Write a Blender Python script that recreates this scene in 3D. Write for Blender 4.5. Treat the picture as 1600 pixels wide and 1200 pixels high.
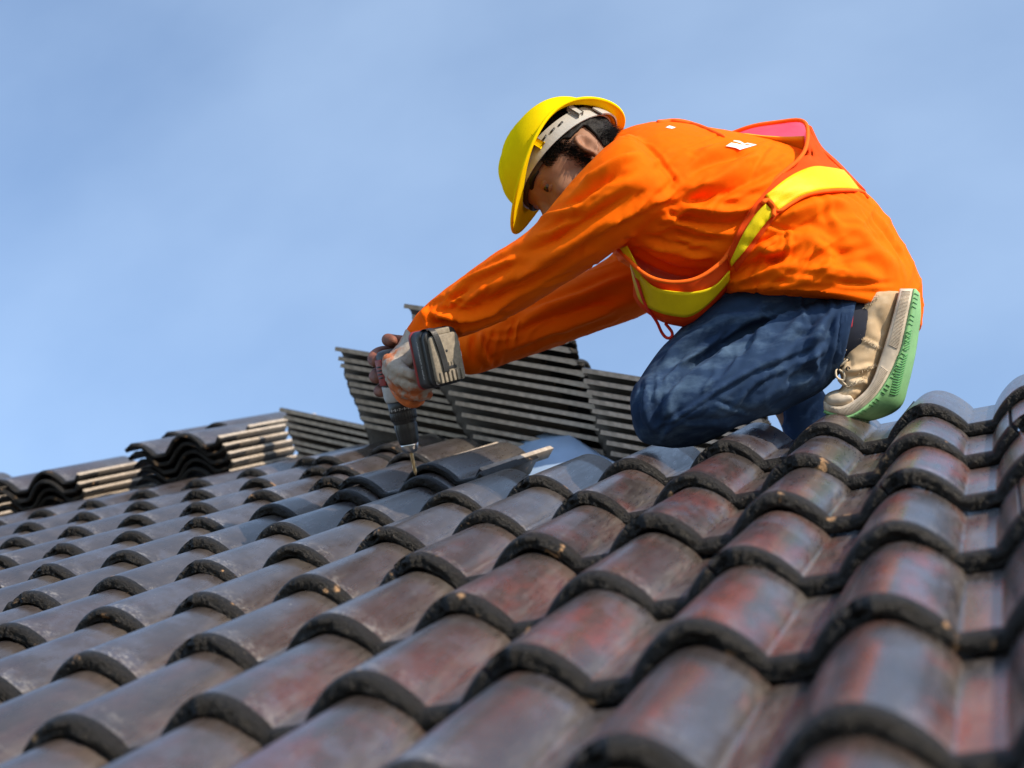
import bpy, bmesh, math, random
import numpy as np
from mathutils import Vector, Matrix
from mathutils.bvhtree import BVHTree

for o in list(bpy.data.objects):
    bpy.data.objects.remove(o, do_unlink=True)
scene = bpy.context.scene
COL = scene.collection
random.seed(7)
rng = np.random.default_rng(11)

# ------------------------------------------------------------------ camera
ZO = 4.6                                              # height of the roof datum above the ground
CAM = np.array([0.89186, -1.18879, -0.46792 + ZO])
RW = np.array([[0.9350032, 0.3541899, -0.0178469],    # right
               [-0.1899893, 0.4577772, -0.8685299],   # down
               [-0.2994546, 0.8154689, 0.4953154]])   # forward
FPX = 2488.04                                         # focal length in pixels of a 1600 px wide frame
cd = bpy.data.cameras.new('camera')
cam = bpy.data.objects.new('camera', cd)
COL.objects.link(cam)
m = Matrix.Identity(4)
for r in range(3):
    m[r][0] = RW[0][r]; m[r][1] = -RW[1][r]; m[r][2] = -RW[2][r]; m[r][3] = CAM[r]
cam.matrix_world = m
cd.sensor_width = 36.0
cd.lens = FPX / 1600 * 36.0
cd.clip_start = 0.05
cd.clip_end = 5000
cd.dof.use_dof = True
cd.dof.focus_distance = 2.58
cd.dof.aperture_fstop = 4.9
scene.camera = cam

# ------------------------------------------------------------------ sky, sun, exposure
SUN = np.array([0.79, -0.36, 0.51]); SUN /= np.linalg.norm(SUN)
w = bpy.data.worlds.new('World'); scene.world = w; w.use_nodes = True
nt = w.node_tree; nt.nodes.clear()
sky = nt.nodes.new('ShaderNodeTexSky'); sky.sky_type = 'NISHITA'; sky.sun_disc = False
sky.sun_elevation = math.asin(SUN[2]); sky.sun_rotation = math.atan2(SUN[0], SUN[1])
sky.air_density = 1.0; sky.dust_density = 0.4; sky.ozone_density = 2.5; sky.altitude = 0
bg = nt.nodes.new('ShaderNodeBackground'); bg.inputs['Strength'].default_value = 0.15
wo = nt.nodes.new('ShaderNodeOutputWorld')
tc = nt.nodes.new('ShaderNodeTexCoord')
mp = nt.nodes.new('ShaderNodeMapping'); mp.inputs['Scale'].default_value = (1.2, 2.6, 2.0); mp.inputs['Rotation'].default_value = (0.3, 0.5, 0.4); mp.inputs['Location'].default_value = (2.97, -1.104, -1.904)
nz = nt.nodes.new('ShaderNodeTexNoise'); nz.inputs['Scale'].default_value = 1.6; nz.inputs['Detail'].default_value = 6; nz.inputs['Roughness'].default_value = 0.5
rp = nt.nodes.new('ShaderNodeValToRGB'); rp.color_ramp.elements[0].position = 0.36; rp.color_ramp.elements[1].position = 0.85
rp.color_ramp.elements[0].color = (0.07, 0.07, 0.07, 1); rp.color_ramp.elements[1].color = (0.34, 0.34, 0.34, 1)
mx = nt.nodes.new('ShaderNodeMixRGB'); mx.inputs[2].default_value = (4.6, 5.75, 7.1, 1)   # thin high cloud
L = nt.links.new
L(tc.outputs['Generated'], mp.inputs[0]); L(mp.outputs[0], nz.inputs['Vector']); L(nz.outputs['Fac'], rp.inputs[0])
L(rp.outputs[0], mx.inputs[0]); L(sky.outputs[0], mx.inputs[1]); L(mx.outputs[0], bg.inputs['Color']); L(bg.outputs[0], wo.inputs['Surface'])
sd = bpy.data.lights.new('sun', 'SUN'); sd.energy = 3.5; sd.angle = math.radians(0.53); sd.color = (1.0, 0.86, 0.68)
so = bpy.data.objects.new('sun', sd); COL.objects.link(so)
so.rotation_euler = Vector(SUN).to_track_quat('Z', 'Y').to_euler()
so.location = (6, -3, ZO + 6)
vs = scene.view_settings
vs.view_transform = 'Standard'; vs.look = 'None'; vs.exposure = 0.68; vs.gamma = 1.0; vs.use_curve_mapping = False
scene.cycles.use_denoising = True
scene.cycles.max_bounces = 8

# ------------------------------------------------------------------ general helpers
D0 = 2.56                                             # distance of the kneeling leg
def ray(px, py):
    return RW.T @ np.array([(px - 800) / FPX, (py - 600) / FPX, 1.0])
def at(px, py, wv=0.0):                               # point seen at (px,py), wv metres nearer than D0
    return CAM + ray(px, py) * (D0 - wv)
def camvec(x, y, z):                                  # x right, y up, z towards the camera
    return RW.T @ np.array([x, -y, -z])
PA = math.radians(35)
def roof(x, y, z=0.0):                                # roof plane coordinates -> world
    return np.array([x, y * math.cos(PA) - z * math.sin(PA), y * math.sin(PA) + z * math.cos(PA) + ZO])
PITCH, ROW = 0.15, 0.2775

def prop(o, label=None, cat=None, group=None, kind=None):
    if label: o['label'] = label
    if cat: o['category'] = cat
    if group: o['group'] = group
    if kind: o['kind'] = kind
    return o
def empty(name, loc=(0, 0, 0)):
    o = bpy.data.objects.new(name, None); COL.objects.link(o); o.location = Vector(loc); o.empty_display_size = 0.1
    bpy.context.view_layer.update()
    return o
def link(name, me, mats, parent=None, smooth=True):
    if not isinstance(mats, (list, tuple)): mats = [mats]
    me.name = name
    o = bpy.data.objects.new(name, me); COL.objects.link(o)
    for k in mats:
        if k is not None and len(me.materials) < len(mats): me.materials.append(k)
    if smooth: me.shade_smooth()
    if parent is not None:
        o.parent = parent
        o.matrix_parent_inverse = Matrix.Translation(-parent.location) if parent.type == 'EMPTY' else Matrix.Identity(4)
    return o
def mesh(verts, faces):
    me = bpy.data.meshes.new('mesh'); me.from_pydata([tuple(map(float, v)) for v in verts], [], faces); me.update()
    return me
def recalc(me):
    b = bmesh.new(); b.from_mesh(me); bmesh.ops.recalc_face_normals(b, faces=b.faces[:]); b.to_mesh(me); b.free(); me.update()
    return me
def cr(arr, n):                                       # Catmull-Rom through the rows of arr, n steps per span
    a = np.asarray(arr, float)
    if len(a) < 3:
        t = np.linspace(0, 1, n * (len(a) - 1) + 1)[:, None]
        return a[0] * (1 - t) + a[-1] * t
    p = np.vstack([2 * a[0] - a[1], a, 2 * a[-1] - a[-2]])
    out = []
    for i in range(1, len(p) - 2):
        for k in range(n):
            t = k / n
            out.append(0.5 * (2 * p[i] + (p[i + 1] - p[i - 1]) * t + (2 * p[i - 1] - 5 * p[i] + 4 * p[i + 1] - p[i + 2]) * t ** 2
                              + (3 * p[i] - p[i - 1] - 3 * p[i + 1] + p[i + 2]) * t ** 3))
    out.append(a[-1])
    return np.array(out)
def resample(pts, n):
    a = cr(pts, 8); d = np.r_[0, np.cumsum(np.linalg.norm(np.diff(a, axis=0), axis=1))]
    s = np.linspace(0, d[-1], n)
    return np.stack([np.interp(s, d, a[:, k]) for k in range(a.shape[1])], 1)
def grid_faces(nr, nc, wrap=True, off=0):
    f = []
    for r in range(nr - 1):
        for c in range(nc if wrap else nc - 1):
            d = (c + 1) % nc
            f.append((off + r * nc + c, off + r * nc + d, off + (r + 1) * nc + d, off + (r + 1) * nc + c))
    return f
def loft(secs, n=6, seg=28, expo=2.0, cap=True):
    """secs: (ux,uy, lx,ly, w, hw [,tx,ty]) silhouette pixels, depth centre, half depth, pixel shift of the near rim"""
    s = np.array([tuple(q) + (0,) * (8 - len(q)) for q in secs], float)
    s = cr(s, n); V = []
    th = np.linspace(0, 2 * math.pi, seg, endpoint=False)
    c, si = np.cos(th), np.sin(th)
    if expo != 2.0:
        c = np.sign(c) * np.abs(c) ** (2 / expo); si = np.sign(si) * np.abs(si) ** (2 / expo)
    for q in s:
        cx, cy = (q[0] + q[2]) / 2, (q[1] + q[3]) / 2; ax, ay = (q[0] - q[2]) / 2, (q[1] - q[3]) / 2
        for k in range(seg):
            V.append(at(cx + ax * c[k] + q[6] * si[k], cy + ay * c[k] + q[7] * si[k], q[4] + q[5] * si[k]))
    F = grid_faces(len(s), seg)
    if cap:
        F.append(tuple(range(seg))[::-1]); F.append(tuple(range((len(s) - 1) * seg, len(s) * seg)))
    return V, F
def tube(pts, rad, seg=10, n=1, squash=None):
    """tube along world points with a radius per point; round ends"""
    P = np.asarray(pts, float); R_ = np.full(len(P), rad, float) if np.isscalar(rad) else np.asarray(rad, float)
    if n > 1:
        q = cr(np.c_[P, R_], n); P, R_ = q[:, :3], q[:, 3]
    t = np.gradient(P, axis=0); t /= np.linalg.norm(t, axis=1)[:, None] + 1e-12
    up = np.array([0.13, 0.2, 0.97]); V = []
    rows = [(P[0] - t[0] * R_[0] * .55, R_[0] * .55, t[0])] + [(P[i], R_[i], t[i]) for i in range(len(P))] + [(P[-1] + t[-1] * R_[-1] * .55, R_[-1] * .6, t[-1]), (P[-1] + t[-1] * R_[-1] * .9, R_[-1] * .2, t[-1])]
    for p, r, d in rows:
        a = np.cross(d, up); a /= np.linalg.norm(a) + 1e-12; b = np.cross(d, a)
        for k in range(seg):
            th = 2 * math.pi * k / seg
            V.append(p + r * (a * math.cos(th) + b * math.sin(th)))
    F = grid_faces(len(rows), seg); F.append(tuple(range(seg))[::-1]); F.append(tuple(range((len(rows) - 1) * seg, len(rows) * seg)))
    return V, F
def ellipsoid(c, ax, r, seg=20, rings=12):
    """ax = 3 unit axes, r = 3 radii"""
    V = []; F = []
    for i in range(rings + 1):
        ph = math.pi * i / rings
        for k in range(seg):
            th = 2 * math.pi * k / seg
            V.append(np.asarray(c) + ax[0] * r[0] * math.sin(ph) * math.cos(th) + ax[1] * r[1] * math.sin(ph) * math.sin(th) + ax[2] * r[2] * math.cos(ph))
    return V, grid_faces(rings + 1, seg)
def box(c, ax, h, bev=0.0, segs=2):
    b = bmesh.new(); bmesh.ops.create_cube(b, size=2)
    for v in b.verts:
        v.co = Vector(np.asarray(c) + ax[0] * h[0] * v.co.x + ax[1] * h[1] * v.co.y + ax[2] * h[2] * v.co.z)
    if bev: bmesh.ops.bevel(b, geom=b.edges[:], offset=bev, segments=segs, profile=0.6, affect='EDGES')
    b.verts.index_update()
    V = [np.array(v.co) for v in b.verts]; F = [tuple(v.index for v in f.verts) for f in b.faces]
    b.free(); return V, F
def merge(*parts):
    V, F = [], []
    for v, f in parts:
        o = len(V); V += list(v); F += [tuple(i + o for i in q) for q in f]
    return V, F
def lathe(o, axz, axx, prof, seg=32):
    """prof: (radius, height) list round axis axz through o"""
    axy = np.cross(axz, axx); V = []
    for r, h in prof:
        for k in range(seg):
            th = 2 * math.pi * k / seg
            V.append(o + axz * h + r * (axx * math.cos(th) + axy * math.sin(th)))
    F = grid_faces(len(prof), seg); F.append(tuple(range(seg))[::-1]); F.append(tuple(range((len(prof) - 1) * seg, len(prof) * seg)))
    return V, F
def evaluated(me, mods):
    o = bpy.data.objects.new('work', me); COL.objects.link(o)
    for t, kw in mods:
        md = o.modifiers.new(t, t)
        for k, v in kw.items(): setattr(md, k, v)
    dg = bpy.context.evaluated_depsgraph_get(); dg.update()
    out = bpy.data.meshes.new_from_object(o.evaluated_get(dg))
    bpy.data.objects.remove(o, do_unlink=True)
    return out
def remesh(VF, vox=0.005, smooth=6, fac=0.5):
    me = recalc(mesh(*VF))
    return evaluated(me, [('REMESH', dict(mode='VOXEL', voxel_size=vox, adaptivity=0.0)), ('SMOOTH', dict(factor=fac, iterations=smooth))])
def co(me):
    a = np.empty(len(me.vertices) * 3, np.float32); me.vertices.foreach_get('co', a); return a.reshape(-1, 3).astype(float)
def nrm(me):
    a = np.empty(len(me.vertices) * 3, np.float32); me.vertices.foreach_get('normal', a); return a.reshape(-1, 3).astype(float)
def setco(me, a):
    me.vertices.foreach_set('co', a.astype(np.float32).ravel()); me.update()
def vnoise(p, seed=0):                                # value noise in numpy, -1..1
    p = np.asarray(p, float); i = np.floor(p).astype(np.int64); f = p - i; u = f * f * (3 - 2 * f)
    def h(x, y, z):
        n = (x * 374761393 + y * 668265263 + z * 2147483647 + seed * 1274126177) & 0xffffffff
        n = ((n ^ (n >> 13)) * 1274126177) & 0xffffffff
        return ((n ^ (n >> 16)) & 0xffff) / 32767.5 - 1
    r = 0
    for dx in (0, 1):
        for dy in (0, 1):
            for dz in (0, 1):
                wgt = (u[:, 0] if dx else 1 - u[:, 0]) * (u[:, 1] if dy else 1 - u[:, 1]) * (u[:, 2] if dz else 1 - u[:, 2])
                r = r + wgt * h(i[:, 0] + dx, i[:, 1] + dy, i[:, 2] + dz)
    return r
def bvh(me):
    return BVHTree.FromPolygons([tuple(v.co) for v in me.vertices], [tuple(p.vertices) for p in me.polygons])
def hit(tree, px, py):
    d = ray(px, py); l = tree.ray_cast(Vector(CAM), Vector(d))
    return None if l[0] is None else np.array(l[0])
def folds(me, lst, tree=None):
    """creases and ridges: (pixel polyline, width, height), laid on the surface and pushed along its normals"""
    tree = tree or bvh(me); P = co(me); N = nrm(me); D = np.zeros(len(P))
    for pts, wd, amp in lst:
        q = [hit(tree, *p) for p in resample(pts, max(6, len(pts) * 4))]
        q = np.array([x for x in q if x is not None])
        if len(q) < 2: continue
        lo, hi = q.min(0) - 3 * wd, q.max(0) + 3 * wd
        idx = np.where(((P > lo) & (P < hi)).all(1))[0]
        if not len(idx): continue
        X = P[idx]; best = np.full(len(X), 9.0); tt = np.zeros(len(X))
        for i in range(len(q) - 1):
            a, b = q[i], q[i + 1]; ab = b - a; t = np.clip(((X - a) @ ab) / (ab @ ab + 1e-12), 0, 1)
            d = np.linalg.norm(X - a - t[:, None] * ab, axis=1); k = d < best
            best[k] = d[k]; tt[k] = ((i + t) / (len(q) - 1))[k]
        e = np.clip(np.sin(np.pi * np.clip(tt, 0.02, 0.98)) * 1.6, 0, 1)
        D[idx] += amp * e * (np.exp(-(best / wd) ** 2) - 0.35 * np.exp(-((best - 2.0 * wd) / wd) ** 2))
    setco(me, P + N * D[:, None])
    return me
def patch(rows, nu, nv, tree=None, off=0.005, thick=0.002):
    """cloth panel: rows of (px,py,w) polylines; snapped on to the surface under it where there is one"""
    R_ = np.array([resample(r, nu) for r in rows]); G = np.array([resample(R_[:, i], nv) for i in range(nu)])   # nu,nv,3
    V = []
    for i in range(nu):
        for j in range(nv):
            px, py, wv = G[i, j]; p = at(px, py, wv)
            if tree is not None:
                h = hit(tree, px, py)
                if h is not None:
                    d = CAM - h; d /= np.linalg.norm(d); p = h + d * off
            V.append(p)
    V = np.array(V).reshape(nu, nv, 3)
    if tree is not None:                              # relax the snapped panel a little
        for _ in range(2):
            W_ = V.copy(); W_[1:-1, 1:-1] = (V[:-2, 1:-1] + V[2:, 1:-1] + V[1:-1, :-2] + V[1:-1, 2:]) / 4; V = V * .5 + W_ * .5
    me = mesh(V.reshape(-1, 3), grid_faces(nu, nv, wrap=False))
    return evaluated(me, [('SOLIDIFY', dict(thickness=thick, offset=0.0))])
def piping(pts, rad, tree=None, off=0.004, n=40):
    q = resample(pts, n); P = []
    for px, py, wv in q:
        p = at(px, py, wv)
        if tree is not None:
            h = hit(tree, px, py)
            if h is not None:
                d = CAM - h; d /= np.linalg.norm(d); p = h + d * off
        P.append(p)
    P = np.array(P)
    for _ in range(3): P[1:-1] = P[1:-1] * .5 + (P[:-2] + P[2:]) * .25
    return mesh(*tube(P, rad, 8))

# ------------------------------------------------------------------ materials
def new_mat(name):
    k = bpy.data.materials.new(name); k.use_nodes = True
    t = k.node_tree; b = t.nodes['Principled BSDF']
    return k, t, b
def nn(t, typ, **kw):
    n = t.nodes.new(typ)
    for k, v in kw.items():
        if k.startswith('i_'):
            key = k[2:]; n.inputs[int(key) if key.isdigit() else key].default_value = v
        else: setattr(n, k, v)
    return n
def ramp(t, src, p0, p1, c0=(0, 0, 0, 1), c1=(1, 1, 1, 1)):
    r = nn(t, 'ShaderNodeValToRGB'); e = r.color_ramp.elements
    e[0].position, e[1].position, e[0].color, e[1].color = p0, p1, c0, c1
    t.links.new(src, r.inputs[0]); return r.outputs[0]
def mixc(t, fac, a, b, mode='MIX'):
    n = nn(t, 'ShaderNodeMixRGB', blend_type=mode)
    for i, v in enumerate((fac, a, b)):
        if isinstance(v, (int, float)): n.inputs[i].default_value = v
        elif isinstance(v, tuple): n.inputs[i].default_value = v
        else: t.links.new(v, n.inputs[i])
    return n.outputs[0]
def noise_n(t, scale, detail=4, rough=0.55, vec=None, w=None):
    n = nn(t, 'ShaderNodeTexNoise'); n.inputs['Scale'].default_value = scale; n.inputs['Detail'].default_value = detail; n.inputs['Roughness'].default_value = rough
    if w is not None: n.noise_dimensions = '4D'; t.links.new(w, n.inputs['W'])
    if vec is not None: t.links.new(vec, n.inputs['Vector'])
    return n.outputs['Fac']
def objco(t, scale=(1, 1, 1)):
    a = nn(t, 'ShaderNodeTexCoord'); b = nn(t, 'ShaderNodeMapping'); b.inputs['Scale'].default_value = scale
    t.links.new(a.outputs['Object'], b.inputs[0]); return b.outputs[0]
def bump(t, b, h, strength=0.3, dist=0.002):
    n = nn(t, 'ShaderNodeBump'); n.inputs['Strength'].default_value = strength; n.inputs['Distance'].default_value = dist
    t.links.new(h, n.inputs['Height']); t.links.new(n.outputs[0], b.inputs['Normal']); return n
def c4(r, g, b): return (r, g, b, 1)
def simple(name, col, rough=0.5, var=0.25, scale=40, bmp=0.0, bscale=300, spec=0.5, metal=0.0, sheen=0.0, bdist=0.001):
    k, t, b = new_mat(name); v = objco(t); n = noise_n(t, scale, 5, .6, v)
    dark = tuple(x * (1 - var) for x in col) + (1,); lite = tuple(min(1, x * (1 + var * .6)) for x in col) + (1,)
    t.links.new(ramp(t, n, .3, .7, dark, lite), b.inputs['Base Color'])
    b.inputs['Roughness'].default_value = rough; b.inputs['Metallic'].default_value = metal; b.inputs['Specular IOR Level'].default_value = spec
    if sheen: b.inputs['Sheen Weight'].default_value = sheen; b.inputs['Sheen Roughness'].default_value = .4
    if bmp: bump(t, b, noise_n(t, bscale, 3, .6, v), bmp, bdist)
    return k

def mth(t, op, a, b):
    n = nn(t, 'ShaderNodeMath', operation=op); n.use_clamp = True
    for i, v in enumerate((a, b)):
        if isinstance(v, (int, float)): n.inputs[i].default_value = v
        else: t.links.new(v, n.inputs[i])
    return n.outputs[0]
def tile_top():
    k, t, b = new_mat('tile_glaze'); oi = nn(t, 'ShaderNodeObjectInfo')
    mul = nn(t, 'ShaderNodeMath', operation='MULTIPLY'); t.links.new(oi.outputs['Random'], mul.inputs[0]); mul.inputs[1].default_value = 60; W_ = mul.outputs[0]
    sep = nn(t, 'ShaderNodeSeparateColor'); t.links.new(oi.outputs['Color'], sep.inputs[0])
    n1 = noise_n(t, 12, 8, .68, objco(t, (1.25, .42, 1)), W_)          # drawn-out spray blends
    n2 = noise_n(t, 24, 7, .66, objco(t, (1, .6, 1)), W_)
    n3 = noise_n(t, 170, 6, .7, objco(t), W_)                             # grit
    n4 = noise_n(t, 60, 8, .72, objco(t, (2.2, .22, 2.2)), W_)            # rain streaks along the tile
    n5 = noise_n(t, 900, 3, .6, objco(t, (1, .35, 1)), W_)
    base = mixc(t, ramp(t, n2, .3, .7), c4(.027, .021, .0195), c4(.062, .049, .044))
    c = mixc(t, mth(t, 'MULTIPLY', ramp(t, n1, .47, .60), sep.outputs[0]), base, mixc(t, ramp(t, n2, .3, .7), c4(.110, .025, .018), c4(.225, .050, .034)))
    c = mixc(t, mth(t, 'MULTIPLY', ramp(t, n2, .50, .60), sep.outputs[1]), c, c4(.070, .074, .100))
    c = mixc(t, ramp(t, n4, .56, .74, c4(0, 0, 0), c4(.30, .30, .30)), c, c4(.16, .145, .130))
    # flecks of lime, lime bloom behind the lip and dust in the valleys
    c = mixc(t, mth(t, 'MULTIPLY', ramp(t, n3, .64, .70), ramp(t, n2, .5, .64)), c, c4(.42, .40, .37))
    sx = nn(t, 'ShaderNodeSeparateXYZ'); t.links.new(nn(t, 'ShaderNodeTexCoord').outputs['Object'], sx.inputs[0])
    yb = nn(t, 'ShaderNodeMapRange'); yb.inputs[1].default_value = .060; yb.inputs[2].default_value = .012; t.links.new(sx.outputs[1], yb.inputs[0])
    zb = nn(t, 'ShaderNodeMapRange'); zb.inputs[1].default_value = -.030; zb.inputs[2].default_value = -.046; t.links.new(sx.outputs[2], zb.inputs[0])
    ub = nn(t, 'ShaderNodeMapRange'); ub.inputs[1].default_value = .205; ub.inputs[2].default_value = .275; t.links.new(sx.outputs[1], ub.inputs[0])
    bl = mth(t, 'MULTIPLY', yb.outputs[0], mth(t, 'MULTIPLY', ramp(t, n3, .48, .62), ramp(t, n2, .44, .60)))
    vl = mth(t, 'MULTIPLY', zb.outputs[0], ramp(t, n4, .40, .62))
    c = mixc(t, mth(t, 'MULTIPLY', bl, .75), c, c4(.40, .37, .33))
    c = mixc(t, mth(t, 'MULTIPLY', vl, .40), c, c4(.20, .175, .15))
    c = mixc(t, mth(t, 'MULTIPLY', mth(t, 'MULTIPLY', ub.outputs[0], ramp(t, n1, .40, .60)), .55), c, c4(.115, .098, .078))   # dust washed against the next course
    t.links.new(c, b.inputs['Base Color'])
    t.links.new(ramp(t, n4, .3, .75, c4(.20, .20, .20), c4(.46, .46, .46)), b.inputs['Roughness'])
    b.inputs['Specular IOR Level'].default_value = .75
    b.inputs['Coat Weight'].default_value = .30; b.inputs['Coat Roughness'].default_value = .16
    bump(t, b, mixc(t, .6, n3, n5), .30, .0016)
    return k
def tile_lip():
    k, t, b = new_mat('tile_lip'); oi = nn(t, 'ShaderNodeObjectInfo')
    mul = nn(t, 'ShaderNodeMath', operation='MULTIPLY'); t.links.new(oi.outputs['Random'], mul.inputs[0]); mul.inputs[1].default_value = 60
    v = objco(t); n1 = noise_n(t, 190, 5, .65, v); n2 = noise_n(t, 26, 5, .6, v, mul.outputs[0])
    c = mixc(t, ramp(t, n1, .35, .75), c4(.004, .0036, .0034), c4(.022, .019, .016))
    c = mixc(t, ramp(t, noise_n(t, 210, 5, .75, v, mul.outputs[0]), .655, .69), c, c4(.26, .215, .155))  # pale flecks in the colour stand in for sunlit glints on the lip
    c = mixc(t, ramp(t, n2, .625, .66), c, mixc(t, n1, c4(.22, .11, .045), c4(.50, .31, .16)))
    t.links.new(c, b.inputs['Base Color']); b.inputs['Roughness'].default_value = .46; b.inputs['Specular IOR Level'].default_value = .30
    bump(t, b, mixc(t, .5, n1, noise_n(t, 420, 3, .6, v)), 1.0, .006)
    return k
M_TOP, M_LIP = tile_top(), tile_lip()
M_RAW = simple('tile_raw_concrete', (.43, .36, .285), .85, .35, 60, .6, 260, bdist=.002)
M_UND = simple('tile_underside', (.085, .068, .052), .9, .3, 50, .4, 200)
M_FOIL = simple('underlay_foil', (.40, .54, .74), .3, .12, 8, .5, 30, metal=.1, bdist=.004, spec=.7)
M_DECK = simple('roof_deck', (.10, .08, .06), .9, .3, 12, .3, 80)
M_GROUND = simple('ground', (.16, .14, .10), .95, .4, .6, .3, 5)

# ------------------------------------------------------------------ ground and roof
gp = mesh([(-1500, -1500, 0), (1500, -1500, 0), (1500, 1500, 0), (-1500, 1500, 0)], [(0, 1, 2, 3)])
prop(link('ground', gp, M_GROUND, smooth=False), kind='structure')

rise, THK = .041, .0172
def prof(x):
    d = np.abs(((x + .075) % .15) - .075)
    return np.where(d < .0575, rise * np.cos(np.pi / 2 * np.clip(d / .0575, 0, 1)) ** .82, 0.0) - rise
DROP = .0198 / ROW
def tile_mesh(seed, length=.345, nx=140, rough=1.0, THK=THK, side=1, under=1, X1=.2675):
    X0 = -.030
    x = np.linspace(X0, X1, nx); z = prof(x)
    dz = np.gradient(z, x); nl = np.sqrt(1 + dz ** 2); nxv, nzv = -dz / nl, 1 / nl
    rows = [(length, .85, 2), (.10, .85, 2), (.020, .98, 1), (.006, 1.10, 1), (.001, 1.06, 1), (-.0012, .96, 1), (-.0022, .84, 1), (-.0026, .70, 1), (-.0024, .56, 1), (-.0020, .43, 1), (-.0008, .28, 1), (.0012, .15, 1),
            (.0048, .05, 1), (.0095, .0, 1), (.016, 0, 0), (.024, 0, 0), (.05, 0, 0), (.13, 0, 0), (.24, 0, 0), (length, 0, 0)]
    V = []; nr = len(rows); LIP = range(2, 14)
    for ri, (y, tf, mt) in enumerate(rows):
        t = tf * THK
        p = np.stack([x * 75, np.full(nx, ri * .55), np.full(nx, seed * 7.3)], 1)
        j = vnoise(p, seed); j2 = vnoise(p * 2.7, seed + 5); j3 = vnoise(p * 5.5, seed + 9)
        yy = np.full(nx, y); tt = np.full(nx, t)
        if ri in LIP:
            crumb = 1.0 if ri < 9 else max(0.0, (13 - ri) / 5) ** 1.6      # broken face below, cleaner rounding above
            yy = yy + rough * crumb * (.0027 * j + .0024 * j2 + .0017 * j3)
            tt = tt + rough * (.0016 * j2 + .0011 * j3) * (1.0 if 2 < ri < 11 else 0)
            pit = np.clip(vnoise(np.stack([x * 34, np.full(nx, ri * .30), np.full(nx, seed * 3.1)], 1), seed + 3) - .42, 0, 1)
            yy = yy + pit * .012 * crumb * rough
            g = np.exp(-((x - X0 - .011) / .011) ** 2)                       # broken interlock at the lapped edge
            yy = yy + g * (.0075 + .005 * j2) * (1.25 if 6 < ri < 13 else .4)
            g2 = np.exp(-((x - X0 - .028) / .0035) ** 2); yy = yy - g2 * .0040; tt = tt - g2 * .0012
        px_, pz_ = x - nxv * tt, z - nzv * tt
        for i in range(nx):
            V.append((px_[i], yy[i], pz_[i] - DROP * max(yy[i], 0)))
    F = []; MI = []
    for r in range(nr):
        r2 = (r + 1) % nr
        for i in range(nx - 1):
            F.append((r * nx + i, r * nx + i + 1, r2 * nx + i + 1, r2 * nx + i))
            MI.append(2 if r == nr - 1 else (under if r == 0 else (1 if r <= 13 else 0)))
    for i, sgn in ((0, 1), (nx - 1, -1)):
        lp = [r * nx + i for r in range(nr)]
        F.append(tuple(lp[::sgn])); MI.append(side)
    me = mesh(V, F)
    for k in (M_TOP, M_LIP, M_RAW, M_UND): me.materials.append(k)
    me.polygons.foreach_set('material_index', MI)
    recalc(me); me.shade_smooth()
    sh = np.array([0 if (m_ == 2) else 1 for m_ in MI], bool); me.polygons.foreach_set('use_smooth', sh)
    return me
TILES = [tile_mesh(s) for s in range(8)]
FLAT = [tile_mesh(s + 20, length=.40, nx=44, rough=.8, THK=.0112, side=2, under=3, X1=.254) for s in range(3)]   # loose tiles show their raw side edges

HIP0 = np.array([5.4 * PITCH, 5.0 * ROW]); HIPD = np.array([-2.38 * PITCH, ROW])
NP = math.atan(.159 / (2.38 * PITCH))                          # pitch of the slope beyond the hip
ZD = -.118                                            # deck below the crest plane
rf = empty('tiled_roof', roof(0, 0, ZD))
prop(rf, 'roof of dark glazed curved concrete tiles with worn red patches', 'roof', kind='thing')
# deck of this slope
hA = HIP0 - HIPD * 9; hB = HIP0 + HIPD * 9
pts = [roof(-9, -2.5, ZD), roof(hA[0], -2.5, ZD), roof(HIP0[0] - HIPD[0] * ((HIP0[1] + 2.5) / ROW), -2.5, ZD), roof(hB[0], hB[1], ZD), roof(-9, hB[1], ZD)]
P5 = [roof(-9, -2.5, ZD), roof(HIP0[0] - HIPD[0] * ((HIP0[1] + 2.5) / ROW), -2.5, ZD), roof(*hB, ZD), roof(-9, hB[1], ZD)]
me = evaluated(mesh(P5, [(0, 1, 2, 3)]), [('SOLIDIFY', dict(thickness=.03, offset=-1.0))])
link('roof_deck', me, M_DECK, rf, smooth=False)
# slope beyond the hip
hb0 = roof(HIP0[0] - HIPD[0] * ((HIP0[1] + 2.5) / ROW), -2.5, ZD); hb1 = roof(*hB, ZD)
dn = np.array([math.cos(NP), 0, -math.sin(NP)])
Q = [hb0 + [0, 0, -.002], hb0 + dn * .4, hb0 + np.array([0, 9, 0]) + dn * 5 + [0, 0, 0], hb1 + np.array([0, 3, 0]), hb1 + [0, 0, -.002]]
def onN(p): return hb0[2] - math.tan(NP) * (p[0] - hb0[0])
Q = [np.array([q[0], q[1], onN(q)]) for q in Q]
link('hip_slope_deck', evaluated(mesh(Q, [(0, 1, 2, 3, 4)]), [('SOLIDIFY', dict(thickness=.03, offset=-1.0))]), M_DECK, rf, smooth=False)
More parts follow.
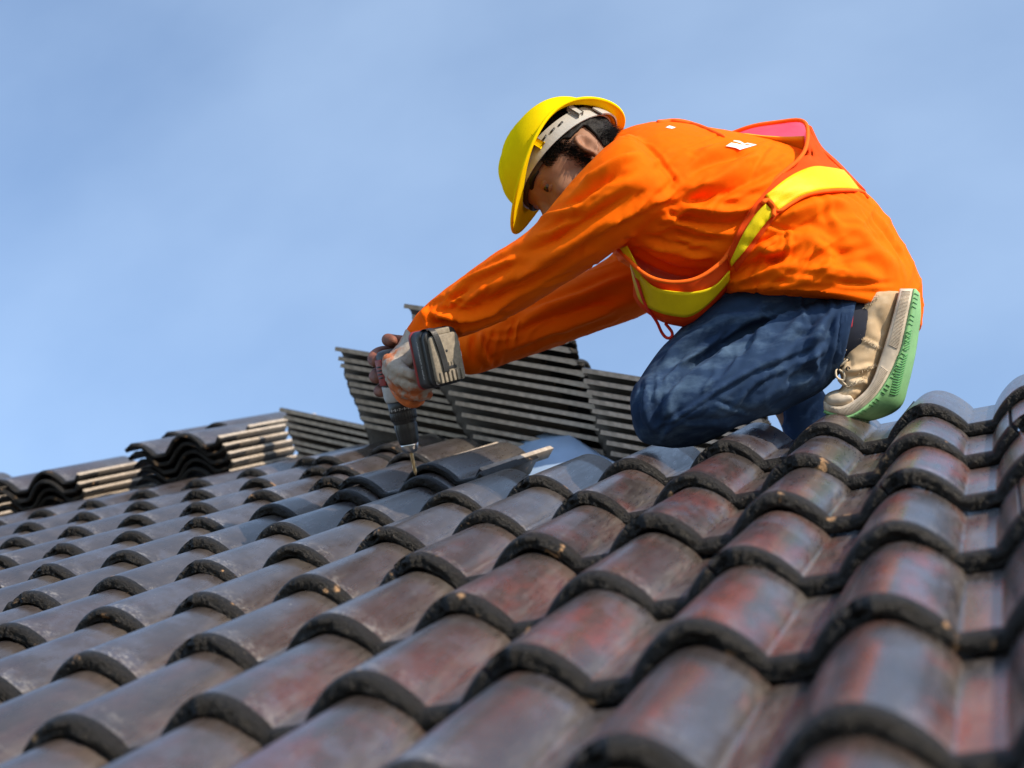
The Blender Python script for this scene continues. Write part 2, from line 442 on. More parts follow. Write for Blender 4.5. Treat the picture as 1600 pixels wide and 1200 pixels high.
# foil underlay folded over the hip
V = []; nu, nv = 70, 13
for i in range(nu):
    s = -1.0 + 7.0 * i / (nu - 1); hp = roof(*(HIP0 + HIPD * s), ZD)
    for j in range(nv):
        u = (j / (nv - 1) - .5) * 2
        if u < 0: q = hp + (roof(-1, 0, 0) - roof(0, 0, 0)) * (-u * .34)
        else: q = hp + dn * (u * .30)
        hx = (RW @ (hp - CAM)); hx = FPX * hx[0] / hx[2] + 800; crown = (.020 - .045 * min(1, max(0, (hx - 900) / 70)) + .062 * math.exp(-((hx - 862) / 46) ** 2)) * math.exp(-(u / (.22 + .16 * math.exp(-((hx - 862) / 46) ** 2))) ** 2)
        wr = .006 * vnoise(np.array([[i * .45, j * .5, 0]]), 3)[0] + .004 * vnoise(np.array([[i * .9 + j * .4, j * .9, 4]]), 4)[0]
        V.append(q + np.array([0, 0, .012 + crown + wr]))
link('underlay_foil', evaluated(mesh(V, grid_faces(nu, nv, wrap=False)), [('SOLIDIFY', dict(thickness=.002, offset=0.0))]), M_FOIL, rf)

RB = Matrix(((1, 0, 0), (0, math.cos(PA), -math.sin(PA)), (0, math.sin(PA), math.cos(PA))))
def pix(p):
    c = RW @ (np.asarray(p) - CAM); return FPX * c[0] / c[2] + 800, FPX * c[1] / c[2] + 600, c[2]
LAST = {4: 5, 5: -2, 6: -3, 7: -4, 8: -5}
ntile = 0
for j in range(-3, 9):
    for i in range(-24, 12):
        if (i - j - 1) % 2: continue
        if i > LAST.get(j, 11): continue
        pc = pix(roof((i + .8) * PITCH, (j + .5) * ROW)); pl = pix(roof((i + .8) * PITCH, j * ROW))
        if pc[2] < .45: continue
        if not (-420 < pc[0] < 2050 and (pc[1] < 1500 or pl[1] < 1500)): continue
        x, y = i * PITCH, j * ROW
        o = bpy.data.objects.new('roof_tile', TILES[(i * 5 + j * 3) % len(TILES)]); COL.objects.link(o)
        rz = Matrix.Rotation(random.uniform(-.006, .006), 3, 'Z') @ Matrix.Rotation(random.uniform(-.004, .004), 3, 'X')
        R4 = (RB @ rz).to_4x4(); R4.translation = Vector(roof(x + random.uniform(-.0015, .0015), y + random.uniform(-.003, .003), random.uniform(-.0012, .0012)))
        o.parent = rf; o.matrix_parent_inverse = Matrix.Translation(-rf.location); o.matrix_world = R4
        near = np.clip((x + .25) / 1.0, 0, 1) * np.clip(1.25 - abs(y - .15) / 1.6, 0, 1)
        red = np.clip(near * 1.0 + random.uniform(-.25, .15), 0, .95); blue = np.clip(.25 + near * .6 + random.uniform(-.3, .3), 0, .9)
        if j == 4 and i > 0: red *= .25
        o.color = (red, blue, random.random(), 1)
        ntile += 1
print('roof tiles', ntile)

# ------------------------------------------------------------------ loose tiles in stacks
ORD = ['topmost', 'second', 'third', 'fourth', 'fifth', 'sixth', 'seventh', 'eighth', 'ninth', 'tenth', 'eleventh', 'twelfth', 'thirteenth', 'fourteenth', 'fifteenth',
       'sixteenth', 'seventeenth', 'eighteenth', 'nineteenth', 'twentieth', 'twenty-first', 'twenty-second', 'twenty-third', 'twenty-fourth', 'twenty-fifth', 'twenty-sixth', 'twenty-seventh', 'twenty-eighth']
def loose(mat3, loc, label, group, k):
    o = bpy.data.objects.new('concrete_tile', FLAT[k % len(FLAT)]); COL.objects.link(o)
    R4 = mat3.to_4x4(); R4.translation = Vector(loc); o.matrix_world = R4
    o.color = (.05, .2, random.random(), 1)
    prop(o, label, 'roof tile', group, 'thing'); return o
def ordlab(k, where):
    return ('topmost concrete tile of %s' % where) if k == 0 else ('%s concrete tile from the top of %s' % (ORD[k], where))
def far_stack(top, bot, depth, tilt, spacing, where, group):
    """tiles lying down the slope beyond the hip; top/bot = pixels of the upper near corners"""
    a = math.radians(tilt); c, s = math.cos(a), math.sin(a)
    Yv, Zv, Xv = np.array([-c, 0, s]), np.array([s, 0, c]), np.array([0, 1.0, 0])
    R3 = Matrix([[Xv[r], Yv[r], Zv[r]] for r in range(3)])
    p0 = at(*top, D0 - depth); p1 = at(*bot, D0 - depth); n = max(2, int(round(abs(bot[1] - top[1]) / spacing)))
    step = (p1 - p0) / n; k = 0
    while k < 27:
        hc = p0 + step * k
        loc = hc - Yv * .40 - Xv * (-.030) + Zv * .045     # tile origin from its head corner
        loc = loc + np.array([random.uniform(-.004, .004), random.uniform(-.006, .006), 0])
        low = loc + Zv * (-.044)
        if loc[2] - .05 < onN(loc) and k > 3: break
        loose(R3 @ Matrix.Rotation(random.uniform(-.004, .004), 3, 'Z'), loc, ordlab(k, where), group, k); k += 1
    return k
cnt = []
cnt.append(far_stack((523, 545), (577, 692), 3.85, 26, 13.6, 'the slanted stack showing left of the drill', 'tiles stacked beyond the hip'))
cnt.append(far_stack((630, 476), (745, 700), 3.62, 26, 16.6, 'the tall stack under the outstretched arms', 'tiles stacked beyond the hip'))
cnt.append(far_stack((905, 578), (950, 708), 3.40, 26, 17, 'the stack beside the kneeling knee', 'tiles stacked beyond the hip'))
cnt.append(far_stack((438, 641), (464, 712), 4.35, 27.0, 11.6, 'the low slanted stack beside the sky gap', 'tiles stacked beyond the hip'))
# piles lying on this slope, fronts facing down the roof
def pile(i, j, n, where, dx=.0, jit=.006):
    for k in range(n):
        kk = n - 1 - k
        rz = Matrix.Rotation(random.uniform(-.02, .02), 3, 'Z')
        loc = roof(i * PITCH + random.uniform(-jit, jit), j * ROW + random.uniform(-jit, jit) * 1.5, .008 + .0235 * k)
        loose(RB @ rz, loc, ordlab(kk, where), 'tile piles on the roof slope', k)
pile(-9, 9.0, 5, 'the pile next to the sky gap')
pile(-12, 9.0, 4, 'the second pile from the sky gap')
pile(-15, 9.2, 5, 'the pile at the left picture edge')
def single(i, j, z, yaw, label, roll=0.0):
    loose(RB @ Matrix.Rotation(yaw, 3, 'Z') @ Matrix.Rotation(roll, 3, 'Y'), roof(i * PITCH, j * ROW, z), label, 'tiles laid loose along the hip', 1)
single(-2, 5.22, .014, -.05, 'loose concrete tile on the row end nearest the blue foil')
single(-3, 6.2, .014, .05, 'loose concrete tile on the second row end from the foil')
single(-4, 7.2, .014, -.03, 'loose concrete tile right behind the drill chuck')
single(-9.25, 9.9, .10, -.06, 'tile lying skewed on top behind the pile beside the sky gap', .0)
print('stacks', cnt)

# ------------------------------------------------------------------ the kneeling person
def fabric(name, col, dark, rough=.75, weave=900, sheen=.25, fade=None, trans=0.0):
    k, t, b = new_mat(name); v = objco(t)
    n = noise_n(t, 7, 4, .5, v); n2 = noise_n(t, 60, 5, .6, v)
    c = mixc(t, ramp(t, n, .35, .7), c4(*dark), c4(*col))
    if fade: c = mixc(t, ramp(t, noise_n(t, 16, 6, .65, objco(t, (.7, 1.3, 1.9))), .50, .74, c4(0, 0, 0), c4(.75, .75, .75)), c, c4(*fade))
    c = mixc(t, .12, c, n2, 'OVERLAY')
    t.links.new(c, b.inputs['Base Color']); b.inputs['Roughness'].default_value = rough; b.inputs['Specular IOR Level'].default_value = .05
    b.inputs['Sheen Weight'].default_value = sheen * .12; b.inputs['Sheen Roughness'].default_value = .5
    wv = nn(t, 'ShaderNodeTexNoise'); wv.inputs['Scale'].default_value = weave; wv.inputs['Detail'].default_value = 2
    t.links.new(v, wv.inputs['Vector']); bump(t, b, mixc(t, .3, wv.outputs['Fac'], n2), .25, .0008)
    if trans:                                          # thin open mesh lets light through
        tl = nn(t, 'ShaderNodeBsdfTranslucent'); t.links.new(c, tl.inputs['Color']); ms = nn(t, 'ShaderNodeMixShader'); ms.inputs[0].default_value = trans
        t.links.new(b.outputs[0], ms.inputs[1]); t.links.new(tl.outputs[0], ms.inputs[2]); t.links.new(ms.outputs[0], t.nodes['Material Output'].inputs['Surface'])
    return k
M_SHIRT = fabric('orange_cloth', (.95, .158, .002), (.92, .125, .0015), .75, 1100, .0)
M_DENIM = fabric('navy_denim', (.032, .062, .130), (.018, .036, .082), .9, 1300, .1, fade=(.10, .165, .26))
M_CANVAS = fabric('beige_canvas', (.62, .47, .30), (.50, .36, .22), .9, 900, .15, fade=(.66, .54, .40))
M_SKIN = simple('skin', (.29, .140, .078), .58, .22, 30, .25, 500, bdist=.0006, spec=.3)
M_HAIR = simple('hair', (.009, .007, .006), .6, .3, 300, .3, 800, spec=.2)
M_MESHV = fabric('orange_mesh', (.93, .13, .02), (.88, .09, .012), .7, 1500, .0, trans=.35)
M_PINK = fabric('pink_mesh_lining', (.94, .46, .60), (.92, .40, .54), .7, 1500, .0, trans=.65)
M_PIPE = simple('orange_piping', (.95, .14, .012), .75, .1, 60, .2, 900, spec=.1)
M_TAPE = simple('yellow_tape', (.84, .66, .004), .6, .14, 25, .3, 90, bdist=.0018, spec=.2)
def tape():
    k, t, b = new_mat('yellow_tape'); v = objco(t)
    n = noise_n(t, 22, 5, .6, v); t.links.new(mixc(t, ramp(t, n, .3, .7), c4(.72, .54, .003), c4(.86, .68, .004)), b.inputs['Base Color'])
    b.inputs['Roughness'].default_value = .5; b.inputs['Specular IOR Level'].default_value = .2
    ck = nn(t, 'ShaderNodeTexChecker'); ck.inputs['Scale'].default_value = 420; t.links.new(v, ck.inputs['Vector'])
    bump(t, b, mixc(t, .75, ck.outputs['Fac'], noise_n(t, 70, 4, .6, v)), .45, .0016)
    return k
M_TAPE = tape()
M_WHITE = simple('white_print', (.82, .80, .76), .6, .08, 60)
M_RUBBER = simple('white_rubber', (.66, .56, .44), .75, .34, 28, .3, 200)
M_GREEN = simple('green_outsole', (.22, .47, .19), .7, .18, 35, .3, 220)
M_GREEND = simple('green_tread', (.07, .27, .07), .7, .2, 50)
M_LACE = simple('lace', (.66, .55, .40), .85, .2, 60, .3, 600)
M_HAT = simple('yellow_plastic', (.88, .62, .004), .42, .12, 14, .08, 60, spec=.0)
M_BAND = simple('grey_plastic', (.40, .385, .35), .5, .1, 40)
M_BLACK = simple('black_plastic', (.018, .018, .019), .42, .3, 50, .25, 500)
M_RED = simple('red_plastic', (.26, .022, .022), .4, .2, 40)
M_LIGHT = simple('worn_grey_plastic', (.42, .41, .40), .45, .25, 40)
M_BATT = simple('dusty_battery_case', (.235, .20, .15), .75, .3, 120, .5, 420)
M_STEEL = simple('steel', (.62, .60, .58), .28, .15, 60, metal=1.0)
M_BIT = simple('bronze_bit', (.55, .40, .22), .3, .2, 200, metal=.9)
M_KNIT = simple('grey_knit', (.40, .35, .29), .9, .35, 45, .6, 700, bdist=.0015)
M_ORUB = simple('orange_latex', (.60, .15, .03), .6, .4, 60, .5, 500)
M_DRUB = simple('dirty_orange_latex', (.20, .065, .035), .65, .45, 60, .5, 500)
def two_tone(name, ca, cb, axis_pts):                  # knitted back that goes over into the dipped palm
    k, t, b = new_mat(name); v = objco(t); n = noise_n(t, 26, 5, .65, v); n2 = noise_n(t, 240, 3, .6, v)
    c = mixc(t, ramp(t, n, .50, .62), mixc(t, n2, c4(*[x * .7 for x in ca]), c4(*ca)), c4(*cb))
    t.links.new(c, b.inputs['Base Color']); b.inputs['Roughness'].default_value = .85; bump(t, b, mixc(t, .5, n2, noise_n(t, 900, 2, .5, v)), .6, .0014)
    return k
M_GLOVE = two_tone('work_glove', (.44, .38, .32), (.42, .11, .03), None)

AXC = [camvec(1, 0, 0), camvec(0, 1, 0), camvec(0, 0, 1)]
person = empty('person', at(1060, 694, 0))
prop(person, 'worker in orange shirt and safety vest kneeling on the roof, leaning over a drill', 'person')

# ---- head frame: forward, left (towards the camera), up
HF = camvec(-.61, -.69, .385); HF /= np.linalg.norm(HF)
HS = camvec(.0, .49, .87); HS -= HF * (HS @ HF); HS /= np.linalg.norm(HS)
HU = np.cross(HF, HS)
H0 = at(891, 259, -.13)
def hp(f, s, u): return H0 + HF * f + HS * s + HU * u
HA = [HF, HS, HU]

# ---- shirt: trunk and both sleeves as one garment
WT = -.13
trunk = [(965, 206, 917, 292, WT, .075), (1000, 194, 942, 350, WT, .150), (1045, 189, 962, 402, WT, .195), (1110, 199, 1008, 430, WT, .205),
         (1180, 212, 1058, 446, WT, .200), (1250, 232, 1090, 458, WT, .190), (1312, 266, 1102, 466, WT, .190, 0, -6), (1366, 314, 1106, 470, WT, .195, 0, -12),
         (1408, 376, 1107, 473, WT, .20, 0, -20), (1438, 440, 1105, 474, WT, .205, 0, -24), (1440, 512, 1103, 475, WT, .205, 0, -36)]
sleeve = [(1000, 215, 1075, 318, -.02, .070), (975, 210, 1066, 322, .025, .074), (936, 238, 1042, 334, .045, .076), (890, 287, 992, 369, .040, .072), (828, 358, 938, 409, .020, .064),
          (770, 397, 876, 448, -.005, .058), (715, 438, 808, 490, -.030, .053), (672, 474, 742, 520, -.050, .047), (652, 493, 704, 531, -.058, .043), (636, 518, 682, 541, -.062, .038)]
fsleeve = [(985, 270, 1055, 390, -.28, .07), (975, 345, 1040, 455, -.30, .074), (955, 398, 1010, 489, -.30, .068), (885, 438, 905, 529, -.275, .058), (805, 482, 810, 560, -.245, .052),
           (740, 512, 742, 584, -.22, .046), (706, 528, 712, 578, -.205, .040)]
shirt = remesh(merge(loft(trunk, 6, 44, 2.3), loft(sleeve, 6, 30), loft(fsleeve, 6, 28)), .0034, 9, .5)
tr = bvh(shirt)
F_SH = [
    # shoulder seam and seam at the side
    ([(962, 212), (990, 216), (1015, 232), (1040, 262), (1064, 296)], .0035, -.0030),
    ([(1184, 425), (1182, 446), (1181, 464)], .003, -.002),
    ([(1120, 462), (1180, 454), (1250, 450), (1316, 447)], .003, -.0016),
    # near sleeve, long drag folds
    ([(1035, 300), (990, 330), (940, 352), (880, 385), (830, 408)], .010, .0060),
    ([(1010, 290), (960, 318), (905, 352), (850, 382), (790, 405)], .011, -.0055),
    ([(1002, 238), (965, 252), (930, 272), (905, 292)], .010, .0055),
    ([(1000, 262), (960, 278), (925, 298), (880, 330)], .010, -.0050),
    ([(915, 318), (885, 330), (858, 338), (838, 350)], .007, .0055),
    ([(905, 335), (870, 350), (840, 362)], .006, -.0045),
    ([(900, 380), (850, 412), (800, 432), (750, 455), (715, 478)], .009, .0050),
    ([(880, 410), (830, 440), (780, 462), (730, 485)], .008, -.0050),
    ([(820, 395), (780, 415), (740, 432), (705, 455)], .007, .0045),
    ([(655, 488), (680, 492), (720, 496), (760, 488), (800, 468)], .007, .0070),
    ([(660, 502), (690, 506), (730, 508), (765, 500)], .007, -.0055),
    ([(668, 476), (664, 488), (668, 505), (672, 518)], .006, .0045),
    ([(735, 450), (720, 458), (702, 470), (690, 482)], .005, -.0040),
    # far sleeve
    ([(1000, 430), (960, 440), (910, 462), (860, 478), (800, 500)], .009, .0055),
    ([(990, 455), (940, 470), (880, 492), (820, 515)], .010, -.0060),
    ([(980, 478), (920, 500), (850, 524), (780, 548)], .009, .0050),
    ([(752, 518), (750, 535), (756, 556), (765, 572)], .006, .0060),
    ([(742, 520), (738, 545), (742, 570)], .006, -.0040),
    # chest and flank under the arm
    ([(1066, 300), (1110, 285), (1150, 262), (1190, 240)], .010, .0060),
    ([(1072, 315), (1120, 305), (1165, 285), (1215, 258)], .010, -.0065),
    ([(1060, 325), (1110, 328), (1150, 330), (1190, 318)], .008, .0060),
    ([(1052, 335), (1090, 345), (1130, 352), (1170, 345)], .009, -.0070),
    ([(1000, 378), (1040, 385), (1080, 398), (1120, 402)], .008, .0065),
    ([(985, 385), (1020, 405), (1055, 420), (1090, 425)], .009, -.0060),
    ([(1020, 372), (1060, 365), (1105, 372), (1140, 380)], .010, -.0050),
    ([(1085, 245), (1120, 232), (1160, 226)], .012, .0050),
    ([(1070, 275), (1105, 255), (1150, 240), (1180, 232)], .009, -.0050),
    # small of the back, hip and tail
    ([(1215, 345), (1245, 330), (1285, 318), (1330, 316)], .012, .0060),
    ([(1200, 370), (1240, 355), (1290, 345)], .013, -.0045),
    ([(1187, 380), (1200, 395), (1222, 392), (1238, 370)], .008, .0060),
    ([(1190, 398), (1210, 405), (1232, 392)], .006, -.0055),
    ([(1130, 455), (1160, 438), (1200, 425), (1250, 415)], .012, .0060),
    ([(1150, 425), (1190, 408), (1230, 402)], .010, -.0045),
    ([(1330, 330), (1345, 360), (1370, 395), (1410, 420)], .020, .0050),
    ([(1270, 345), (1300, 370), (1320, 410), (1330, 440)], .018, -.0050),
    ([(1230, 440), (1280, 425), (1330, 425), (1390, 440)], .014, .0055),
    ([(1360, 330), (1390, 370), (1415, 410)], .012, -.0040),
]
def creases(regs, seed=5):
    rr = random.Random(seed); out = []
    for cx, cy, sx_, sy_, ang, spread, ln, n_, wd, am in regs:
        for _ in range(n_):
            x_, y_ = cx + rr.gauss(0, sx_), cy + rr.gauss(0, sy_); a = math.radians(ang + rr.gauss(0, spread)); l_ = ln * rr.uniform(.5, 1.3); k_ = rr.uniform(-.25, .25)
            p_ = [(x_ + l_ * t_ * math.cos(a + k_ * t_ * 2), y_ - l_ * t_ * math.sin(a + k_ * t_ * 2)) for t_ in (-.5, -.2, .15, .5)]
            sg = rr.choice((-1, -1, 1)); w1 = wd * rr.uniform(.7, 1.3)
            out.append((p_, w1, .78 * sg * am * rr.uniform(.6, 1.2))); out.append(([(a_ + 2.2 * w1 * 970 * math.sin(a), b_ + 2.2 * w1 * 970 * math.cos(a)) for a_, b_ in p_], w1, -sg * am * .45))
    return out
C_SH = creases([(1060, 318, 22, 16, 25, 16, 70, 9, .0042, .0034), (1120, 300, 40, 25, 28, 14, 85, 9, .0045, .0030), (1085, 380, 35, 20, -14, 14, 80, 9, .0042, .0036), (830, 415, 60, 26, 32, 10, 90, 10, .0044, .0030),
                (710, 480, 26, 16, 40, 22, 50, 10, .0036, .0032), (930, 330, 40, 30, 38, 12, 80, 7, .0046, .0028), (880, 500, 70, 18, 20, 10, 90, 9, .0044, .0034), (770, 545, 18, 18, 70, 20, 40, 6, .0036, .0034),
                (1215, 385, 28, 22, 40, 26, 60, 9, .0042, .0034), (1300, 420, 55, 20, 10, 22, 80, 9, .0046, .0028), (1340, 340, 30, 30, -40, 20, 70, 6, .0050, .0026), (1190, 440, 40, 12, 22, 14, 60, 7, .0040, .0030), (1150, 245, 40, 14, 15, 14, 70, 6, .0046, .0026)])
folds(shirt, C_SH + [(a, w_ * (.85 if abs(h_) > .0031 else 1), h_ * (1.55 if abs(h_) > .0031 else 1)) for a, w_, h_ in F_SH], tr)
P = co(shirt); N = nrm(shirt)
c1 = (P - CAM) @ np.stack([RW[0], -RW[1], -RW[2]], 1)
dirv = np.array([.80, .60, 0.0]); perp = np.array([-.6, .8, 0.0])
q = np.stack([c1 @ dirv * 6, c1 @ perp * 20, c1[:, 2] * 12], 1)
wq = q + .35 * np.stack([vnoise(q * .5, 31), vnoise(q * .5, 32), vnoise(q * .5, 33)], 1)
rid = 1 - np.abs(vnoise(wq, 2)); rid2 = 1 - np.abs(vnoise(wq * 1.9 + 7, 3)); msk = np.clip(vnoise(c1 * 5, 9) * 1.6 + .55, 0, 1)
amp = .0052 * (rid ** 3 - .3) * msk + .0022 * (rid2 ** 3 - .3) * msk + .0005 * vnoise(c1 * 90, 4)
setco(shirt, P + N * amp[:, None])
shirt_o = link('shirt', shirt, M_SHIRT, person)
tr = bvh(shirt)

# ---- jeans
shin = [(984, 628, 990, 668, -.01, .045), (992, 600, 1004, 692, -.005, .066), (1018, 582, 1040, 699, .006, .072), (1075, 568, 1088, 693, .014, .074), (1142, 540, 1150, 668, .020, .072),
        (1212, 500, 1226, 641, .022, .068), (1272, 472, 1276, 617, .020, .064), (1318, 462, 1301, 596, .016, .061), (1338, 461, 1312, 580, .017, .060)]
thigh = [(984, 634, 1010, 662, -.02, .045), (992, 604, 1050, 650, -.02, .068), (1026, 552, 1092, 622, -.034, .074), (1062, 514, 1140, 590, -.045, .080), (1104, 470, 1205, 550, -.055, .086),
         (1180, 425, 1290, 525, -.06, .092), (1280, 400, 1385, 500, -.09, .085), (1350, 410, 1405, 480, -.11, .07)]
pelv = [(1180, 400, 1200, 500, WT, .14), (1260, 370, 1270, 495, WT, .15), (1330, 370, 1330, 480, WT, .14), (1380, 410, 1370, 460, WT, .11)]
fthigh = [(1150, 545, 1200, 640, -.30, .07), (1190, 490, 1260, 600, -.28, .08), (1260, 440, 1310, 540, -.25, .085), (1340, 410, 1370, 480, -.22, .085)]
fshin = [(1180, 560, 1260, 560, -.29, .06), (1205, 610, 1282, 600, -.29, .062), (1222, 660, 1296, 640, -.295, .06), (1226, 720, 1296, 710, -.30, .058), (1230, 770, 1290, 765, -.305, .056)]
jeans = remesh(merge(loft(shin, 6, 30), loft(thigh, 6, 30), loft(pelv, 5, 30), loft(fthigh, 5, 24), loft(fshin, 5, 24)), .0035, 8, .5)
F_JE = [
    ([(1216, 499), (1172, 516), (1124, 542), (1084, 568), (1056, 590), (1034, 616)], .0085, -.0120), ([(1212, 511), (1172, 530), (1128, 556), (1092, 582), (1066, 604)], .010, .0055),
    ([(1130, 500), (1090, 520), (1055, 545), (1030, 575)], .010, .0050), ([(1150, 515), (1110, 530), (1070, 552), (1040, 580)], .009, -.0050),
    ([(1200, 485), (1150, 495), (1105, 505)], .010, .0045), ([(1188, 478), (1170, 482), (1130, 486)], .006, -.003),
    ([(1250, 482), (1220, 500), (1190, 525), (1165, 560)], .010, .0060), ([(1282, 480), (1262, 510), (1240, 545), (1225, 580)], .011, -.0060),
    ([(1290, 500), (1276, 530), (1272, 560), (1280, 590)], .009, .0055), ([(1306, 492), (1295, 520), (1292, 550)], .007, -.0045),
    ([(1020, 600), (1010, 625), (1012, 655), (1025, 680)], .008, .0040), ([(1040, 610), (1025, 640), (1030, 670)], .008, -.0040),
    ([(1060, 600), (1045, 630), (1050, 660)], .008, .0035), ([(1000, 610), (995, 640), (1000, 670)], .006, -.0030),
    ([(1230, 600), (1250, 585), (1280, 578)], .010, -.005), ([(1160, 640), (1200, 620), (1240, 600)], .014, .004),
    # outer seam and pocket edge
    ([(987, 669), (1012, 671), (1050, 656), (1100, 624), (1150, 593), (1200, 568), (1250, 548), (1288, 528)], .0035, .0022),
    ([(1180, 476), (1192, 490), (1212, 503)], .0035, .0030), ([(1190, 474), (1202, 488), (1222, 499)], .003, .0022),
    ([(1327, 462), (1316, 500), (1306, 545), (1300, 590)], .0032, -.0022),
]
C_JE = creases([(1090, 545, 40, 22, 38, 14, 60, 9, .0042, .0034), (1020, 630, 16, 30, 75, 20, 50, 9, .0040, .0030), (1275, 530, 22, 32, 60, 20, 55, 11, .0040, .0036), (1180, 580, 50, 25, 32, 14, 80, 8, .0046, .0028), (1230, 500, 30, 12, 25, 18, 55, 7, .0040, .0032), (1120, 640, 40, 20, 20, 16, 70, 6, .0046, .0026)], 8)
folds(jeans, C_JE + [(a, w_ * .85, h_ * 1.35) for a, w_, h_ in F_JE])
P = co(jeans); N = nrm(jeans); c1 = (P - CAM) @ np.stack([RW[0], -RW[1], -RW[2]], 1)
q = np.stack([c1 @ np.array([.82, .57, 0]) * 8, c1 @ np.array([-.57, .82, 0]) * 22, c1[:, 2] * 14], 1); q = q + .4 * np.stack([vnoise(q * .5, 41), vnoise(q * .5, 42), vnoise(q * .5, 43)], 1)
setco(jeans, P + N * (.0055 * ((1 - np.abs(vnoise(q, 6))) ** 3 - .3) * np.clip(vnoise(c1 * 6, 10) + .5, 0, 1) + .0010 * vnoise(c1 * 45, 7))[:, None])
jo = link('jeans', jeans, M_DENIM, person)
trj = bvh(jeans)
# turned hem and the red lining edge at the ankle
link('trouser_hem', remesh(loft([(1316, 460, 1300, 597, .016, .0625), (1341, 459, 1314, 582, .017, .0625)], 3, 30), .004, 2, .4), M_DENIM, jo)
link('sock', remesh(loft([(1322, 462, 1304, 582, .017, .045), (1345, 462, 1330, 575, .018, .044), (1362, 466, 1345, 568, .02, .04)], 4, 24), .004, 3), simple('dark_sock', (.012, .016, .032), .9), person)
link('sock_stripe', mesh(*tube([at(1332 + 5 * math.sin(a) * .3 - k * 1.4, 466 + k * 11, .017 + .047 * math.sin(.45 + k * .35)) for k, a in enumerate(np.linspace(0, 1, 5))], .004, 8, 4)), simple('red_cloth', (.45, .02, .04), .8), person)

# ---- body: one continuous skin (head, neck, trunk and limbs under the clothes, hands in the gloves)
def limb(pts, rad): return tube([at(*p) for p in pts], rad, 14, 5)
parts = [ellipsoid(hp(0, 0, .006), HA, (.097, .077, .086), 28, 18), ellipsoid(hp(.030, 0, -.045), HA, (.068, .062, .072), 24, 16), ellipsoid(hp(.050, 0, -.088), HA, (.040, .042, .026), 20, 12),
         ellipsoid(hp(.072, 0, .012), HA, (.022, .050, .016), 18, 10), ellipsoid(hp(.101, 0, -.038), HA, (.017, .0125, .016), 14, 10),
         tube([hp(.088, 0, .000), hp(.096, 0, -.020), hp(.106, 0, -.038)], [.008, .0095, .012], 12, 3),
         ellipsoid(hp(.090, .0, -.080), HA, (.012, .026, .006), 16, 8), ellipsoid(hp(.088, .0, -.090), HA, (.012, .023, .006), 16, 8)]
for s in (-1, 1):
    parts += [ellipsoid(hp(.050, s * .039, -.036), HA, (.036, .020, .026), 16, 10), ellipsoid(hp(.100, s * .012, -.044), HA, (.010, .008, .008), 12, 8)]
    ear = []
    for a in np.linspace(-0.35, 1.32, 14):                                # helix of the ear
        th = a * math.pi
        ear.append(hp(-.002 - .0125 * math.cos(th - .2), s * (.078 + .007 * (1 - math.cos(th)) / 2), -.030 + .022 * math.sin(th)))
    parts += [tube(ear, .0040, 10, 2), ellipsoid(hp(-.002, s * .074, -.030), HA, (.013, .008, .021), 16, 12), ellipsoid(hp(.004, s * .076, -.051), HA, (.007, .005, .008), 12, 8)]
parts += [limb([(935, 262, -.13), (985, 288, -.13), (1030, 300, -.13)], [.058, .062, .08]),
          limb([(1030, 290, -.13), (1120, 320, -.13), (1230, 370, -.13), (1330, 430, -.13)], [.085, .095, .095, .10]),
          limb([(1030, 270, -.02), (940, 330, .02), (830, 400, 0), (720, 480, -.045), (655, 530, -.065), (640, 575, -.060)], [.045, .042, .036, .03, .024, .022]),
          limb([(1020, 330, -.24), (970, 430, -.29), (880, 482, -.27), (760, 540, -.23), (700, 555, -.20), (650, 575, -.17)], [.040, .024, .024, .024, .022, .022]),
          limb([(1310, 450, -.10), (1170, 510, -.070), (1040, 630, -.010), (1150, 605, .015), (1300, 520, .017), (1370, 500, .02)], [.060, .038, .032, .036, .032, .028]),
          limb([(1340, 450, -.20), (1240, 530, -.27), (1205, 575, -.29), (1250, 660, -.295), (1262, 770, -.305)], [.07, .05, .036, .034, .028])]
body = remesh(merge(*parts), .0031, 6, .5)
P = co(body); N = nrm(body)
for s in (-1, 1):
    d = np.linalg.norm((P - hp(.094, s * .031, -.006)) * 1.0, axis=1); P = P - HF * (.007 * np.exp(-(d / .014) ** 2))[:, None]
    d = np.linalg.norm(P - hp(-.002, s * .084, -.026), axis=1); P = P - HS * s * (.006 * np.exp(-(d / .0075) ** 2))[:, None]
setco(body, P)
body_o = link('body', body, M_SKIN, person)
for s in (-1, 1):
    e = link('eye', mesh(*ellipsoid(hp(.0725, s * .031, -.008), HA, (.0115, .0115, .0115), 16, 12)), simple('eye_white', (.14, .12, .105), .25), person)
    link('iris', mesh(*ellipsoid(hp(.0800, s * .031, -.0105), HA, (.0046, .0072, .0072), 14, 10)), simple('iris', (.02, .012, .008), .15), e)
    link('eyelid', mesh(*ellipsoid(hp(.0718, s * .031, -.0035), HA, (.0128, .0150, .0100), 18, 12)), M_SKIN, person)
    link('lower_eyelid', mesh(*ellipsoid(hp(.0712, s * .031, -.0172), HA, (.0120, .0140, .0078), 18, 12)), M_SKIN, person)
    eb = [hp(.0885 - .014 * max(0, k) ** 2, s * (.034 + .019 * k), .012 + .003 * (1 - k * k)) for k in np.linspace(-1, 1, 7)]
    link('eyebrow', mesh(*tube(eb, [.002, .0042, .0046, .0046, .004, .003, .0015], 8, 2)), M_HAIR, person)

